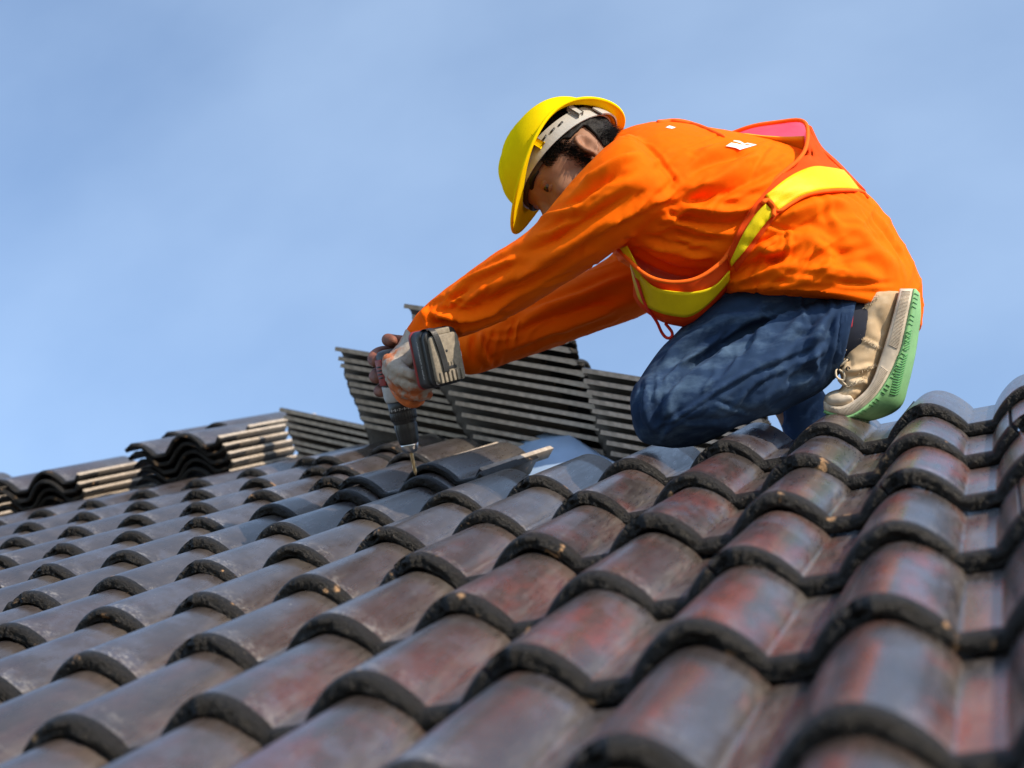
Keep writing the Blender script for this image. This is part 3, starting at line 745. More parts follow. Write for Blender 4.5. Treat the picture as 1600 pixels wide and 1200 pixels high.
# ---- hair: a cap over the skull with sideburns and nape, plus short strands
hv = []
cap = ellipsoid(hp(-.006, 0, .010), HA, (.098, .081, .086), 40, 26)
hb = bmesh.new()
hm = recalc(mesh(*cap)); hb.from_mesh(hm)
bmesh.ops.remove_doubles(hb, verts=hb.verts[:], dist=1e-5)
kill = []
for v in hb.verts:
    d = np.array(v.co) - H0; f_, s_, u_ = d @ HF, d @ HS, d @ HU
    line = .028 if f_ > .055 else (.006 if f_ > .018 else (-.006 if f_ > -.028 else -.062))
    if u_ < line: kill.append(v)
bmesh.ops.delete(hb, geom=kill, context='VERTS'); hb.to_mesh(hm); hb.free()
hm = evaluated(hm, [('SUBSURF', dict(levels=2, render_levels=2)), ('SOLIDIFY', dict(thickness=.006, offset=-.5))])
P = co(hm); setco(hm, P + nrm(hm) * (.0022 * vnoise((P - H0) * 160, 8))[:, None])
hair_o = link('hair', hm, M_HAIR, person)
V, F = [], []
def strand(p, d, ln, r=.00055):
    d = d / np.linalg.norm(d); a = np.cross(d, HU + .3 * HF); a /= np.linalg.norm(a) + 1e-9; b_ = np.cross(d, a); o = len(V)
    for k in range(3): V.append(p + r * (a * math.cos(2.094 * k) + b_ * math.sin(2.094 * k)))
    V.append(p + d * ln); F.extend([(o, o + 1, o + 3), (o + 1, o + 2, o + 3), (o + 2, o, o + 3)])
for k in range(5200):
    s = random.choice((-1, 1)); z_ = random.random()
    if z_ < .30:   # sideburn
        u_ = random.uniform(-.064, .012); f_ = random.gauss(.020 + .06 * (u_ + .02) * -.4, .0075 if u_ > -.03 else .0055)
        base = hp(f_, 0, u_); rad = .0785 * math.sqrt(max(0, 1 - (f_ / .1) ** 2)) if u_ > -.02 else .0785 - .14 * abs(u_ + .02)
        strand(base + HS * s * (rad - .004), HS * s * .45 - HU * .8 + HF * random.uniform(-.25, .3) + HS * s * random.uniform(0, .4), random.uniform(.008, .015), .0006)
    elif z_ < .75:  # nape and behind the ears
        th = random.uniform(.62 * math.pi, 1.0 * math.pi); u_ = random.uniform(-.070, .01)
        p = hp(.100 * math.cos(th), s * .079 * math.sin(th), u_); n_ = HF * math.cos(th) + HS * s * math.sin(th)
        strand(p - n_ * .008, n_ * random.uniform(.35, .9) - HU * .8 + HS * random.uniform(-.3, .3), random.uniform(.012, .024))
    else:          # temple
        f_ = random.uniform(.02, .062); u_ = random.uniform(.0, .03); rad = .080 * math.sqrt(max(0, 1 - (f_ / .104) ** 2))
        strand(hp(f_, s * (rad - .003), u_), HS * s * .4 - HU * .6 + HF * random.uniform(-.2, .5), random.uniform(.008, .016))
link('hair_strands', mesh(V, F), M_HAIR, hair_o, smooth=False)

# ---- hard hat (lies on the head)
hat = empty('hard_hat', hp(0, 0, .06))
prop(hat, 'yellow hard hat with grey headband worn by the kneeling worker', 'hard hat')
RC = (-.001, 0, .025)
def hat_pt(ph, v):
    """ph angle round the crown (0 = front), v 0 apex .. 1 rim .. 2 brim edge"""
    c, s = math.cos(ph), math.sin(ph)
    lift = .020 * s * s - .034 * max(0, -c) ** 2 - .006 * max(0, c) ** 2
    a, b_ = .112, .099
    if v <= 1:
        t = v * math.pi / 2
        r = math.sin(t) ** .92; z = .086 * math.cos(t) ** .86
        ridge = .0035 * (math.exp(-(b_ * r * s / .010) ** 2) + .8 * math.exp(-((abs(b_ * r * s) - .034) / .007) ** 2)) * (1 if v < .82 else max(0, (1 - v) / .18)) * min(1, v * 6)
        return RC[0] + a * r * c, b_ * r * s, RC[2] + z + lift * v ** 3 + ridge
    t = v - 1
    ext = .012 + .030 * max(0, c) ** 1.3 + .006 * max(0, -c) ** 2
    dr = -.005 * max(0, c) ** 1.5 - .003 - .002 * max(0, -c)
    return RC[0] + (a + ext * t) * c, (b_ + (.012 + .016 * max(0, c)) * t) * s, RC[2] + lift + dr * t ** 1.3 * 1.6
nphi, nv = 96, 34
V = [hp(*hat_pt(2 * math.pi * k / nphi, vv)) for vv in np.r_[np.linspace(0.002, 1, 24), np.linspace(1.08, 2, 10)] for k in range(nphi)]
hmz = mesh(V, grid_faces(34, nphi) + [tuple(range(nphi))])
hmz = recalc(hmz)
shell = link('shell', evaluated(hmz, [('SOLIDIFY', dict(thickness=.0026, offset=-1.0))]), M_HAT, hat)
edge = [hp(*hat_pt(2 * math.pi * k / nphi, 2.0)) for k in range(nphi + 1)]
link('brim_edge', mesh(*tube(edge, .0030, 8)), M_HAT, shell)
def band_ring(u0, u1, a, b_, th, c0=0, f0=0.0, tilt=0.0, ph0=0, ph1=2 * math.pi, n=80):
    V = []
    full = abs(ph1 - ph0 - 2 * math.pi) < 1e-6
    for k in range(n + (0 if full else 1)):
        ph = ph0 + (ph1 - ph0) * k / n; c, s = math.cos(ph), math.sin(ph)
        for r, u in ((0, u0), (0, u1), (th, u1), (th, u0)):
            V.append(hp(f0 + (a + r) * c, (b_ + r) * s, u + tilt * c))
    nr = n if full else n + 1; F = []
    for k in range(n):
        k2 = (k + 1) % nr
        for j in range(4): F.append((k * 4 + j, k * 4 + (j + 1) % 4, k2 * 4 + (j + 1) % 4, k2 * 4 + j))
    if not full: F += [(0, 1, 2, 3), (n * 4 + 3, n * 4 + 2, n * 4 + 1, n * 4)]
    return recalc(mesh(V, F))
hb_ = link('headband', band_ring(.008, .036, .103, .0865, .0022, f0=-.002, tilt=.016), M_BAND, hat, smooth=False)
link('ratchet_strap', band_ring(.002, .022, .1105, .0905, .0025, f0=-.003, tilt=.016, ph0=math.pi * .72, ph1=math.pi * 1.28, n=30), M_BAND, hb_, smooth=False)
link('brow_pad', band_ring(.004, .034, .0985, .081, .003, f0=-.001, tilt=.012, ph0=-.9, ph1=.9, n=30), simple('dark_foam', (.05, .03, .02), .9), hat, smooth=False)
for s in (-1, 1):
    for ph in (.36, .62):
        a = ph * math.pi; p = hp(.108 * math.cos(a), s * .089 * math.sin(a), .030 + .016 * math.cos(a))
        o_ = HF * math.cos(a) + HS * s * math.sin(a); t_ = np.cross(HU, o_)
        link('clip', mesh(*box(p + o_ * .004, [t_, o_, HU], (.006, .003, .012), .0012)), M_HAT if ph < .5 else M_BAND, hat)
    for k in range(3):
        a = (.40 + .055 * k) * math.pi; p = hp(.1073 * math.cos(a), s * .0900 * math.sin(a), .026 + .016 * math.cos(a)); o_ = HF * math.cos(a) + HS * s * math.sin(a); t_ = np.cross(HU, o_)
        link('slot', mesh(*box(p, [t_, o_, HU], (.0055, .0006, .0015))), M_BLACK, hb_)

# ---- safety vest: mesh panels, tape and piping
vest = link('safety_vest', patch([[(1262, 196, -.085), (1254, 242, .0), (1216, 277, .03), (1188, 308, .04), (1158, 350, .04), (1136, 400, .03)],
                                  [(1275, 222, -.10), (1268, 262, -.02), (1236, 292, .02), (1206, 318, .03), (1172, 362, .03), (1144, 412, .02)],
                                  [(1318, 268, -.16), (1300, 284, -.05), (1262, 302, .02), (1222, 328, .03), (1188, 372, .03), (1150, 425, .02)]], 46, 16, tr, .008), M_MESHV, person)
ovr = [(1128, 214, -.15), (1150, 206, -.14), (1175, 198, -.13), (1215, 192, -.12), (1250, 188, -.105), (1262, 196, -.085)]
link('back_panel_lining', patch([ovr, [(1130, 226, -.22), (1155, 224, -.22), (1185, 222, -.21), (1222, 222, -.20), (1262, 224, -.19), (1275, 226, -.18)],
                                 [(1130, 244, -.30), (1160, 244, -.30), (1195, 246, -.30), (1232, 250, -.29), (1275, 258, -.28), (1300, 270, -.26)]], 30, 12), M_PINK, vest)
link('lining_tape', patch([[(1136, 216, -.13), (1160, 209, -.125), (1190, 212, -.12), (1225, 214, -.115), (1257, 213, -.10)], [(1140, 230, -.15), (1165, 228, -.15), (1195, 234, -.15), (1228, 240, -.145), (1258, 244, -.13)]], 26, 5), simple('gold_tape', (.86, .46, .01), .5, .1, 30), vest)
# the panel goes on over the back to the far flank
link('back_panel', patch([[(1262, 195, -.086), (1276, 226, -.10), (1300, 250, -.12), (1346, 294, -.15)], [(1268, 200, -.15), (1284, 230, -.17), (1312, 256, -.19), (1352, 298, -.21)],
                          [(1262, 215, -.25), (1284, 244, -.27), (1316, 272, -.28), (1352, 312, -.29)]], 20, 12), M_MESHV, vest)
link('back_tape', patch([[(1196, 305, .03), (1232, 277, .03), (1268, 261, .01), (1296, 262, -.05), (1318, 266, -.13)], [(1206, 318, .03), (1244, 295, .03), (1276, 281, .01), (1306, 279, -.05), (1330, 280, -.14)],
                         [(1215, 329, .03), (1250, 307, .03), (1284, 297, .01), (1316, 294, -.05), (1342, 296, -.15)]], 34, 9, tr, .0125), M_TAPE, vest)
link('side_tape', patch([[(1196, 318, .04), (1180, 336, .04), (1162, 364, .04), (1141, 408, .03)], [(1210, 333, .04), (1190, 356, .04), (1168, 386, .04), (1143, 416, .03)]], 24, 5, tr, .0125), M_TAPE, vest)
# front, hanging clear below the chest
fr_top = [(966, 391, .0), (988, 412, .035), (1012, 431, .045), (1045, 440, .05), (1082, 437, .05), (1110, 423, .045), (1136, 398, .04)]
fr_mid = [(984, 408, -.03), (998, 428, .01), (1022, 450, .03), (1050, 457, .04), (1085, 458, .04), (1116, 448, .035), (1140, 424, .03)]
fr_low = [(990, 440, -.06), (1001, 474, -.03), (1028, 490, .0), (1056, 497, .01), (1078, 497, .01), (1105, 478, .01), (1140, 440, .01)]
fr_hem = [(990, 462, -.10), (1001, 480, -.07), (1030, 500, -.04), (1056, 508, -.03), (1078, 508, -.03), (1108, 484, -.02), (1142, 446, .0)]
link('front_panel', patch([fr_top, fr_mid, fr_low, fr_hem], 44, 18), M_MESHV, vest)
def shift(r, d): return [(a, b, c + d) for a, b, c in r]
def rowmix(a, b, t): return [tuple(np.array(p) * (1 - t) + np.array(q_) * t) for p, q_ in zip(a, b)]
link('front_tape', patch([shift(rowmix(fr_mid, fr_low, -.05), .008), shift(rowmix(fr_mid, fr_low, .45), .009), shift(rowmix(fr_mid, fr_low, .92), .009)], 40, 8), M_TAPE, vest)
link('chest_tape', patch([[(969, 388, .02), (985, 412, .03), (996, 442, .0), (1002, 472, -.02)], [(980, 384, .03), (993, 410, .035), (1006, 440, .02), (1013, 470, .0)]], 20, 5), M_TAPE, vest)
link('armhole_piping', piping([(1128, 214, -.15), (1175, 197, -.13), (1215, 191, -.12), (1250, 187, -.105), (1262, 196, -.085), (1256, 240, .0), (1216, 276, .035), (1188, 307, .045), (1160, 347, .05), (1138, 396, .05), (1112, 422, .055), (1082, 438, .06), (1045, 441, .06),
                               (1012, 432, .055), (988, 412, .045), (966, 391, .01)], .0034, None, n=90), M_PIPE, vest)
link('hem_piping', piping([(1206, 322, .04), (1216, 331, .04), (1234, 319, .03), (1262, 304, .03), (1300, 298, -.01), (1344, 298, -.13), (1356, 308, -.17)], .0031, tr, .010, 50), M_PIPE, vest)
link('strap_piping', piping([(1192, 316, .04), (1200, 313, .04), (1208, 322, .04), (1209, 336, .04)], .004, tr, .014, 24), M_PIPE, vest)
link('edge_piping', piping([(985, 405, -.01), (996, 440, .01), (1008, 475, .0), (1026, 502, -.02), (1034, 520, -.03), (1044, 530, -.03), (1052, 522, -.03), (1040, 506, -.03)], .0026, None, n=50), simple('red_piping', (.80, .03, .015), .6), vest)
link('shoulder_edge', piping([(1028, 191, -.10), (1060, 189, -.11), (1095, 198, -.13), (1130, 213, -.15)], .0040, tr, .002, 30), M_PIPE, vest)
# broken white print on the back of the shirt
def decal(poly):
    cx = np.mean([p[0] for p in poly]); cy = np.mean([p[1] for p in poly]); V = []
    for p in poly + [(cx, cy)]:
        h = hit(tr, *p); h = at(p[0], p[1], 0) if h is None else h
        d = CAM - h; V.append(h + d / np.linalg.norm(d) * .0035)
    n_ = len(poly); return V, [(i, (i + 1) % n_, n_) for i in range(n_)]
for dv in (decal([(1134, 228), (1142, 223), (1147, 219), (1156, 220), (1163, 224), (1158, 227), (1150, 231)]), decal([(1150, 231), (1158, 226), (1168, 223), (1183, 226), (1176, 228), (1166, 231), (1156, 234)]),
                                  decal([(1040, 199), (1046, 196), (1056, 199), (1050, 201)])):
    link('white_print', mesh(*dv), M_WHITE, shirt_o, smooth=False)

# ---- near shoe, toes bent on the tiles
SW = .022
shoe = link('shoe', remesh(loft([(1352, 456, 1406, 455, SW, .026), (1347, 468, 1403, 468, SW, .031), (1340, 490, 1397, 490, SW, .034), (1327, 516, 1389, 520, SW, .035), (1315, 546, 1379, 551, SW, .037),
                                 (1310, 577, 1364, 594, SW, .041), (1317, 599, 1346, 617, SW, .043), (1312, 608, 1328, 632, SW, .043), (1300, 612, 1312, 640, SW, .040), (1290, 618, 1297, 640, SW, .032)], 6, 30, 2.3), .0032, 3, .5), M_CANVAS, person)
sm = shoe.data
folds(sm, [([(1318, 526), (1335, 527), (1358, 535), (1378, 546)], .003, .0028), ([(1310, 578), (1330, 580), (1352, 574), (1372, 573)], .004, .0040), ([(1322, 590), (1340, 586), (1356, 588)], .004, -.0040),
           ([(1330, 600), (1345, 596), (1358, 600)], .004, .0035), ([(1326, 606), (1338, 606), (1348, 610)], .003, -.003), ([(1362, 488), (1375, 500), (1380, 525)], .010, -.004),
           ([(1348, 486), (1360, 472), (1374, 460)], .003, .0022), ([(1316, 560), (1322, 570), (1318, 584)], .004, .004)])
P = co(sm); setco(sm, P + nrm(sm) * (.0010 * vnoise((P - CAM) * 95, 12))[:, None])
up = [(1406, 451), (1397, 487), (1388, 520), (1379, 549), (1362, 596), (1342, 620), (1318, 634), (1300, 634), (1287, 626)]         # canvas / rubber
ml = [(1427, 451), (1420, 487), (1413, 520), (1407, 545), (1388, 588), (1364, 623), (1330, 648), (1303, 646), (1287, 640)]         # rubber / outsole, near side
fo = [(1433, 458), (1435, 490), (1431, 524), (1426, 556), (1416, 600), (1404, 634), (1368, 652), (1330, 655), (1300, 650)]         # outsole, far side
ns = 41
U_, M_, O_ = resample([(a, b, 0) for a, b in up], ns)[:, :2], resample([(a, b, 0) for a, b in ml], ns)[:, :2], resample([(a, b, 0) for a, b in fo], ns)[:, :2]
hw = np.interp(np.linspace(0, 1, ns), [0, .08, .3, .5, .75, .92, 1], [.024, .034, .036, .038, .047, .043, .028])
V = []
for k in range(ns):
    n0, n1, f1 = U_[k], M_[k], O_[k]; f0 = f1 + (n0 - n1) * .9; nw, fw = SW + hw[k], SW - hw[k]; mid = (n1 + f1) / 2
    for p, wv in ((n0 + (n1 - n0) * .0, nw - .003), (n0 + (n1 - n0) * .1, nw), (n0 + (n1 - n0) * .9, nw), (n1, nw - .002), (n1 * .7 + f1 * .3, SW + hw[k] * .4), (n1 * .3 + f1 * .7, SW - hw[k] * .4), (f1, fw + .002), (f1 + (n0 - n1) * .1, fw), (f0, fw), (f0 + (n0 - n1) * .02, fw + .004)):
        V.append(at(p[0], p[1], wv))
F = grid_faces(ns, 10); F.append(tuple(range(10))); F.append(tuple(range((ns - 1) * 10, ns * 10))[::-1])
mid = recalc(mesh(V, F)); midsole = link('midsole', mid, M_RUBBER, shoe)
# ribbed foxing on the near wall
for k in range(2, ns * 3 - 4):
    if 44 < k < 62: continue
    t_ = k / (ns * 3) * (ns - 1); i0 = int(t_); fr = t_ - i0
    a = U_[i0] * (1 - fr) + U_[i0 + 1] * fr; b_ = M_[i0] * (1 - fr) + M_[i0 + 1] * fr; h_ = hw[i0] * (1 - fr) + hw[i0 + 1] * fr
    if k == 2: rb = []
    rb.append(tube([at(*(a * .78 + b_ * .22), SW + h_ + .0004), at(*(a * .2 + b_ * .8), SW + h_ + .0004)], .0009, 5))
prop(link('foxing_ribs', mesh(*merge(*rb)), M_RUBBER, midsole), kind='stuff')
V = []
for k in range(ns):
    n1, f1 = M_[k], O_[k]; v_ = f1 - n1; nw, fw = SW + hw[k], SW - hw[k]; ou = (M_[k] - U_[k]); ou = ou / (np.linalg.norm(ou) + 1e-9)
    for j in range(9):
        u = j / 8; p = n1 + v_ * u + ou * 2.2; V.append(at(p[0], p[1], nw + (fw - nw) * u))
om = evaluated(mesh(V, grid_faces(ns, 9, wrap=False)), [('SOLIDIFY', dict(thickness=.004, offset=0.0))])
outs = link('outsole', om, M_GREEN, shoe)
tro = bvh(om)
tb = []
def tread(px, py, dx, dy, r=.0011):
    a, b_ = hit(tro, px, py), hit(tro, px + dx, py + dy)
    if a is not None and b_ is not None:
        c_ = (CAM - a); c_ /= np.linalg.norm(c_); tb.append(tube([a + c_ * .0006, b_ + c_ * .0006], r, 5))
for k in range(16):
    x_, y_ = 1412 - k * .9, 552 + k * 4.0
    tread(x_ - 8, y_ + 3, 8, 2); tread(x_, y_ + 5, 6, -3)
for k in range(8):
    tread(1416 - k * .5, 520 + k * 4, 8, -4)
for k in range(26):
    f_ = k / 25; a = M_[int(1 + f_ * (ns * .80))]; tread(a[0] + 4, a[1] + 1, 5, 3, .0010)
if tb: link('tread', mesh(*merge(*tb)), M_GREEND, outs)
# toe cap, laces, eyelets, frayed edges
tcap = remesh(loft([(1324, 610, 1338, 630, SW, .0445), (1312, 608, 1320, 640, SW, .0445), (1300, 611, 1308, 642, SW, .042), (1291, 616, 1296, 641, SW, .035), (1287, 624, 1289, 637, SW, .022)], 5, 28, 2.2), .003, 3)
link('toe_cap', tcap, M_RUBBER, shoe)
trs = bvh(sm)
for (x_, y_) in ((1322, 546), (1324, 562), (1325, 576)):
    h = hit(trs, x_, y_)
    if h is not None:
        c_ = CAM - h; c_ /= np.linalg.norm(c_)
        link('eyelet', mesh(*tube([h + c_ * .0012 + AXC[0] * .0028 * math.cos(a) + AXC[1] * .0028 * math.sin(a) for a in np.linspace(0, 6.28, 12)], .0011, 6)), M_BLACK, shoe)
laces = [[(1322, 546, .056), (1314, 556, .052), (1309, 562, .045)], [(1324, 562, .058), (1315, 570, .056), (1308, 574, .048)], [(1310, 572, .05), (1306, 580, .056), (1308, 590, .06), (1318, 594, .06), (1319, 584, .06), (1312, 578, .056)],
         [(1312, 592, .058), (1320, 600, .060), (1327, 606, .058)], [(1310, 594, .05), (1316, 600, .055), (1326, 603, .058)]]
for l_ in laces: link('lace', mesh(*tube([at(*p) for p in l_], .0017, 8, 5)), M_LACE, shoe)
V, F = [], []
for k in range(420):
    seg_ = random.choice([[(1345, 487), (1329, 514)], [(1328, 516), (1378, 546)], [(1348, 483), (1372, 462)], [(1338, 585), (1370, 570)], [(1322, 606), (1352, 592)]])
    t_ = random.random(); px_ = seg_[0][0] + (seg_[1][0] - seg_[0][0]) * t_; py_ = seg_[0][1] + (seg_[1][1] - seg_[0][1]) * t_
    h = hit(trs, px_ + random.gauss(0, 1.2), py_ + random.gauss(0, 1.2))
    if h is None: continue
    d = camvec(random.gauss(0, 1), random.gauss(0, 1), random.uniform(.2, 1)); strand(h, d, random.uniform(.003, .007), .0005)
link('frayed_threads', mesh(V, F), M_LACE, shoe, smooth=False)
# far shoe, hidden behind the roof edge, carries the far leg
fs = loft([(1226, 752, 1292, 748, -.305, .034), (1222, 775, 1300, 778, -.305, .038), (1190, 796, 1300, 803, -.30, .042), (1150, 806, 1296, 812, -.29, .04)], 4, 20, 2.4)
link('shoe', remesh(fs, .005, 3), M_CANVAS, person)

# ------------------------------------------------------------------ cordless drill
tip = at(650, 743, -.10)
DA = np.array([0, -math.sin(PA), math.cos(PA)])                           # square to the roof
DA = DA + camvec(.02, 0, 0); DA /= np.linalg.norm(DA)
DH = camvec(.66, .02, .75); DH -= DA * (DH @ DA); DH /= np.linalg.norm(DH)    # handle direction
DB = np.cross(DA, DH)
def dp(h, x=0, y=0): return tip + DA * h + DH * x + DB * y
drill = empty('cordless_drill', tip)
prop(drill, 'red and black cordless drill held upright on the roof tiles by both gloved hands', 'drill')
# twist bit with two flutes
V = []; nb = 30
for k in range(nb):
    h_ = .045 * k / (nb - 1); r0 = .0034 * min(1, .25 + h_ / .006)
    for j in range(10):
        th = 2 * math.pi * j / 10; r_ = r0 * (1 - .34 * max(0, math.cos(2 * (th - h_ * 240))) ** 2 * (1 if h_ < .028 else 0))
        V.append(dp(h_) + r_ * (DH * math.cos(th) + DB * math.sin(th)))
F = grid_faces(nb, 10); F.append(tuple(range(10))); F.append(tuple(range((nb - 1) * 10, nb * 10)))
link('drill_bit', recalc(mesh(V, F)), M_BIT, drill)
link('chuck_nose', mesh(*lathe(dp(0), DA, DH, [(.006, .039), (.0095, .040), (.0135, .046), (.0150, .052), (.0150, .0545)], 40)), M_STEEL, drill)
V = []; hs = [(.0148, .0545), (.0162, .056), (.0178, .064), (.0190, .078), (.0195, .087), (.0186, .0885), (.0186, .091), (.0200, .092), (.0200, .095)]
for r_, h_ in hs:
    for j in range(72):
        th = 2 * math.pi * j / 72; g = .0010 * max(0, math.cos(12 * th)) ** 6 if .060 < h_ < .088 else 0
        V.append(dp(h_) + (r_ - g) * (DH * math.cos(th) + DB * math.sin(th)))
link('chuck', recalc(mesh(V, grid_faces(len(hs), 72))), M_BLACK, drill)
V = []; hs = [(.0195, .0945), (.0222, .096), (.0225, .109), (.0215, .110), (.0225, .111), (.0222, .128), (.0200, .1285)]
for r_, h_ in hs:
    for j in range(120):
        th = 2 * math.pi * j / 120; g = .0008 * (1 if (j % 4) < 2 else 0) if .0955 < h_ < .1095 else 0
        V.append(dp(h_) + (r_ - g) * (DH * math.cos(th) + DB * math.sin(th)))
clutch = link('clutch_ring', recalc(mesh(V, grid_faces(len(hs), 120))), M_BLACK, drill)
def text_on(body_, o_, ax, ay, size, name, parent, mat_):
    cu = bpy.data.curves.new('text', 'FONT'); cu.body = body_; cu.size = size; cu.extrude = .0002; cu.align_x = 'CENTER'; cu.align_y = 'CENTER'; cu.resolution_u = 2
    ob = bpy.data.objects.new('text', cu); COL.objects.link(ob); dg = bpy.context.evaluated_depsgraph_get(); dg.update()
    me_ = bpy.data.meshes.new_from_object(ob.evaluated_get(dg)); bpy.data.objects.remove(ob, do_unlink=True)
    az = np.cross(ax, ay); P_ = co(me_); setco(me_, o_ + P_[:, :1] * ax + P_[:, 1:2] * ay + P_[:, 2:] * az)
    return link(name, me_, mat_, parent, smooth=False)
for k, ch in enumerate(['1', '·', '3', '·', '5', '·', '7', '·', '9', '·', '11', '·', '13', '·', '15', '·', '17', '·', '19', '·']):
    th = -1.9 + k * .18; o_ = DH * math.cos(th) + DB * math.sin(th); t_ = -DH * math.sin(th) + DB * math.cos(th)
    text_on(ch, dp(.1145) + o_ * .0228, t_, DA, .0062 if ch != '·' else .011, 'clutch_number', clutch, M_WHITE)
# gear case and motor housing
def dloft(secs, seg=28, n=4, expo=2.4):
    s = cr(np.array(secs, float), n); V = []
    for h_, cx, rx, ry in s:
        for j in range(seg):
            th = 2 * math.pi * j / seg; c, si = math.cos(th), math.sin(th); c = math.copysign(abs(c) ** (2 / expo), c); si = math.copysign(abs(si) ** (2 / expo), si)
            V.append(dp(h_, cx + rx * c, ry * si))
    F = grid_faces(len(s), seg); F.append(tuple(range(seg))[::-1]); F.append(tuple(range((len(s) - 1) * seg, len(s) * seg)))
    return V, F
link('gear_case', mesh(*dloft([(.128, 0, .0225, .0225), (.134, 0, .0245, .0245), (.150, 0, .0255, .025), (.156, 0, .0250, .0245)])), M_LIGHT, drill)
hsg = link('motor_housing', mesh(*dloft([(.153, .001, .0250, .0245), (.170, .001, .0260, .0255), (.190, .001, .0262, .0255), (.204, 0, .0250, .0245), (.213, 0, .021, .020), (.216, 0, .013, .012)])), M_BLACK, drill)
for s in (-1, 1):
    link('side_panel', mesh(*box(dp(.180, -.004, s * .0243), [DH, DB, DA], (.009, .0022, .022), .0016)), M_RED, hsg)
    for k in range(4): link('vent', mesh(*box(dp(.172 + .006 * k, -.004, s * .0266), [DH, DB, DA], (.006, .0006, .0012))), M_BLACK, hsg)
link('light_stripe', mesh(*box(dp(.160, -.021, .012), [DH, DB, DA], (.0075, .0115, .010), .002)), M_LIGHT, drill)
# handle, trigger and battery
def hbox(c, hx, hy, hz, bev, sg=3): return box(c, [DH, DB, DA], (hx, hy, hz), bev, sg)
link('handle', mesh(*tube([dp(.188, .012), dp(.190, .05), dp(.192, .098)], [.0185, .0165, .018], 18, 4)), M_BLACK, drill)
link('trigger', mesh(*hbox(dp(.178, .040), .010, .007, .010, .003)), M_RED, drill)
BC = dp(.190, .124)                                                     # middle of the battery foot
TL = .05; CB, SB = math.cos(TL), math.sin(TL)
def slab(c, x0, x1, wy, wz, r=.012, inset=.0):          # rounded plate square to the handle
    V = []; prof_ = [(x0, 0), (x1 - .003, 0), (x1 - .0008, .0009), (x1, .0028)]; ang = []
    for cx, cz, a0 in ((1, 1, 0), (-1, 1, 90), (-1, -1, 180), (1, -1, 270)):
        for k in range(6): ang.append((cx, cz, math.radians(a0 + 18 * k)))
    for x_, sh in prof_:
        for cx, cz, a in ang: V.append(c + DH * x_ + DB * (cx * (wy - r) + (r - sh) * math.cos(a)) + DA * (cz * (wz - r) + (r - sh) * math.sin(a)))
    n_ = len(ang); F = grid_faces(len(prof_), n_); F.append(tuple(range(n_))[::-1]); F.append(tuple(range((len(prof_) - 1) * n_, len(prof_) * n_)))
    return V, F
link('battery_rim', recalc(mesh(*slab(BC, -.0235, -.0175, .0352, .0475, .012))), M_RED, drill)
bat = link('battery', recalc(mesh(*merge(slab(BC, -.0180, .0060, .0345, .0468, .012), slab(BC, .0060, .0165, .0332, .0455, .013)))), M_BLACK, drill)
bf = link('battery_face', recalc(mesh(*merge(slab(BC - DA * .003, .0160, .0230, .0300, .0385, .009), slab(BC + DA * .0395, .0150, .0205, .0180, .0055, .003)))), M_BATT, bat)
for k in range(6): link('rib', mesh(*hbox(BC + DH * .0232 + DB * (-.0212 + .0085 * k) - DA * .0325, .0028, .0025, .0088, .0012)), M_BATT, bf)
link('latch_recess', mesh(*hbox(BC + DH * .0228 - DA * .0185, .0012, .014, .0030, .0008)), M_BLACK, bf)
for k in range(5): link('latch_tooth', mesh(*hbox(BC + DH * .0232 + DB * (-.0115 + .0058 * k) - DA * .0135, .0012, .0018, .0036, .0008)), M_BATT, bf)
link('moulding_mark', mesh(*lathe(BC + DH * .0228 + DA * .008, DH, DA, [(.0022, 0), (.0022, .0007), (.0014, .0008)], 16)), M_BLACK, bf)
for s in (-1, 1):
    link('screw', mesh(*lathe(BC + DH * .0160 + DB * s * .0255 - DA * .0395, DH, DA, [(.0030, 0), (.0030, .0022), (.0012, .0024), (.0012, .0010)], 14)), M_STEEL, bat)
    link('charge_mark', mesh(*hbox(BC + DH * .0125 + DB * .0338 + DA * (.006 + s * .0085), .0022, .0022, .0042, .0006)), M_WHITE, bat)
# dark strap slung across the battery
nearB = DB if (CAM - BC) @ DB > 0 else -DB
sp = [BC + DH * x_ + DA * a_ + DB * y_ for x_, a_, y_ in ((-.014, .040, -.022), (.006, .0485, -.021), (.0200, .0445, -.019), (.0245, .030, -.016), (.0245, -.002, -.011), (.0245, -.022, -.010), (.0230, -.027, -.010))]
V = []
for p in cr(np.array(sp), 5):
    for y_, x_ in ((-.0055, 0), (.0055, 0), (.0055, .0020), (-.0055, .0020)): V.append(p + DB * y_ + DH * x_)
n_ = len(V) // 4; F = [(k * 4 + j, k * 4 + (j + 1) % 4, (k + 1) * 4 + (j + 1) % 4, (k + 1) * 4 + j) for k in range(n_ - 1) for j in range(4)] + [(0, 1, 2, 3), tuple(range((n_ - 1) * 4, n_ * 4))[::-1]]
link('strap', recalc(mesh(V, F)), M_BLACK, drill, smooth=False)
# worn, unreadable print down the side of the battery foot
a_ = .030
while a_ > -.030:
    ln = random.uniform(.0008, .0016)
    if random.random() < .84: link('worn_print', mesh(*hbox(BC - DH * (.004 + random.uniform(-.0006, .0006)) - DB * .0347 + DA * a_, random.uniform(.0008, .0013), .0002, ln * .5, 0)), M_LIGHT, bat, smooth=False)
    a_ -= ln + .0009

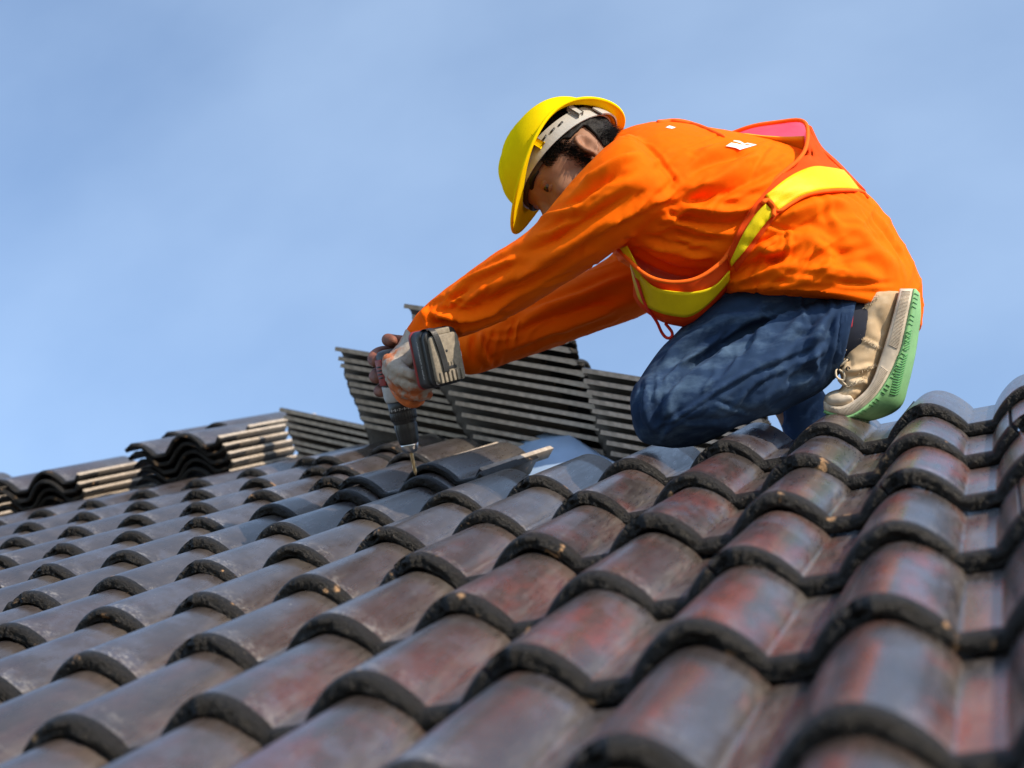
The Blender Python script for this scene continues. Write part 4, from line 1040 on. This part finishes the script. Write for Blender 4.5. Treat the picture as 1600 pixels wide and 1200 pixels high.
# ------------------------------------------------------------------ gloves
GW = -.055
def chain(pts, r, n=5): return tube([at(*p) for p in pts], r, 12, n)
gl = remesh(merge(loft([(634, 514, 690, 528, -.060, .027), (622, 537, 676, 547, -.055, .031), (605, 557, 668, 570, -.052, .034), (602, 574, 660, 588, -.058, .030), (610, 592, 652, 600, -.066, .024), (622, 606, 648, 609, -.072, .018)], 5, 26, 2.2),
                  chain([(606, 562, -.042), (620, 576, -.016), (646, 586, -.010), (672, 586, -.028)], [.0120, .0118, .0108, .010]),
                  chain([(606, 576, -.046), (622, 593, -.021), (650, 603, -.016), (672, 603, -.035)], [.0118, .0114, .0104, .0098]),
                  chain([(611, 590, -.054), (626, 609, -.030), (652, 618, -.026), (669, 616, -.045)], [.0112, .0110, .0100, .0092])), .0026, 2, .5)
P = co(gl); setco(gl, P + nrm(gl) * (.0011 * vnoise((P - CAM) * 120, 15) + .0006 * vnoise((P - CAM) * 300, 16))[:, None])
folds(gl, [([(630, 590), (645, 596), (660, 600)], .0028, -.003), ([(620, 600), (632, 612), (648, 618)], .0028, -.003), ([(618, 560), (632, 566), (646, 572)], .006, .003), ([(628, 552), (640, 566), (648, 580)], .005, -.0025)])
glove = link('glove', gl, M_GLOVE, person)
link('index_finger', remesh(chain([(616, 598, -.060), (628, 618, -.042), (644, 628, -.040), (657, 624, -.052)], [.0120, .0120, .0112, .0100]), .0028, 3), M_ORUB, glove)
link('thumb', remesh(chain([(618, 556, -.085), (606, 585, -.10), (614, 612, -.11)], [.013, .012, .010]), .003, 3), M_ORUB, glove)
gf = remesh(merge(loft([(708, 530, 716, 576, -.205, .032), (680, 535, 690, 585, -.185, .032), (650, 530, 655, 612, -.168, .030), (622, 532, 626, 618, -.160, .026)], 5, 22, 2.3),
                  chain([(640, 536, -.150), (615, 533, -.135), (606, 531, -.115), (614, 533, -.095)], [.0120, .0118, .0112, .0095])), .0032, 3)
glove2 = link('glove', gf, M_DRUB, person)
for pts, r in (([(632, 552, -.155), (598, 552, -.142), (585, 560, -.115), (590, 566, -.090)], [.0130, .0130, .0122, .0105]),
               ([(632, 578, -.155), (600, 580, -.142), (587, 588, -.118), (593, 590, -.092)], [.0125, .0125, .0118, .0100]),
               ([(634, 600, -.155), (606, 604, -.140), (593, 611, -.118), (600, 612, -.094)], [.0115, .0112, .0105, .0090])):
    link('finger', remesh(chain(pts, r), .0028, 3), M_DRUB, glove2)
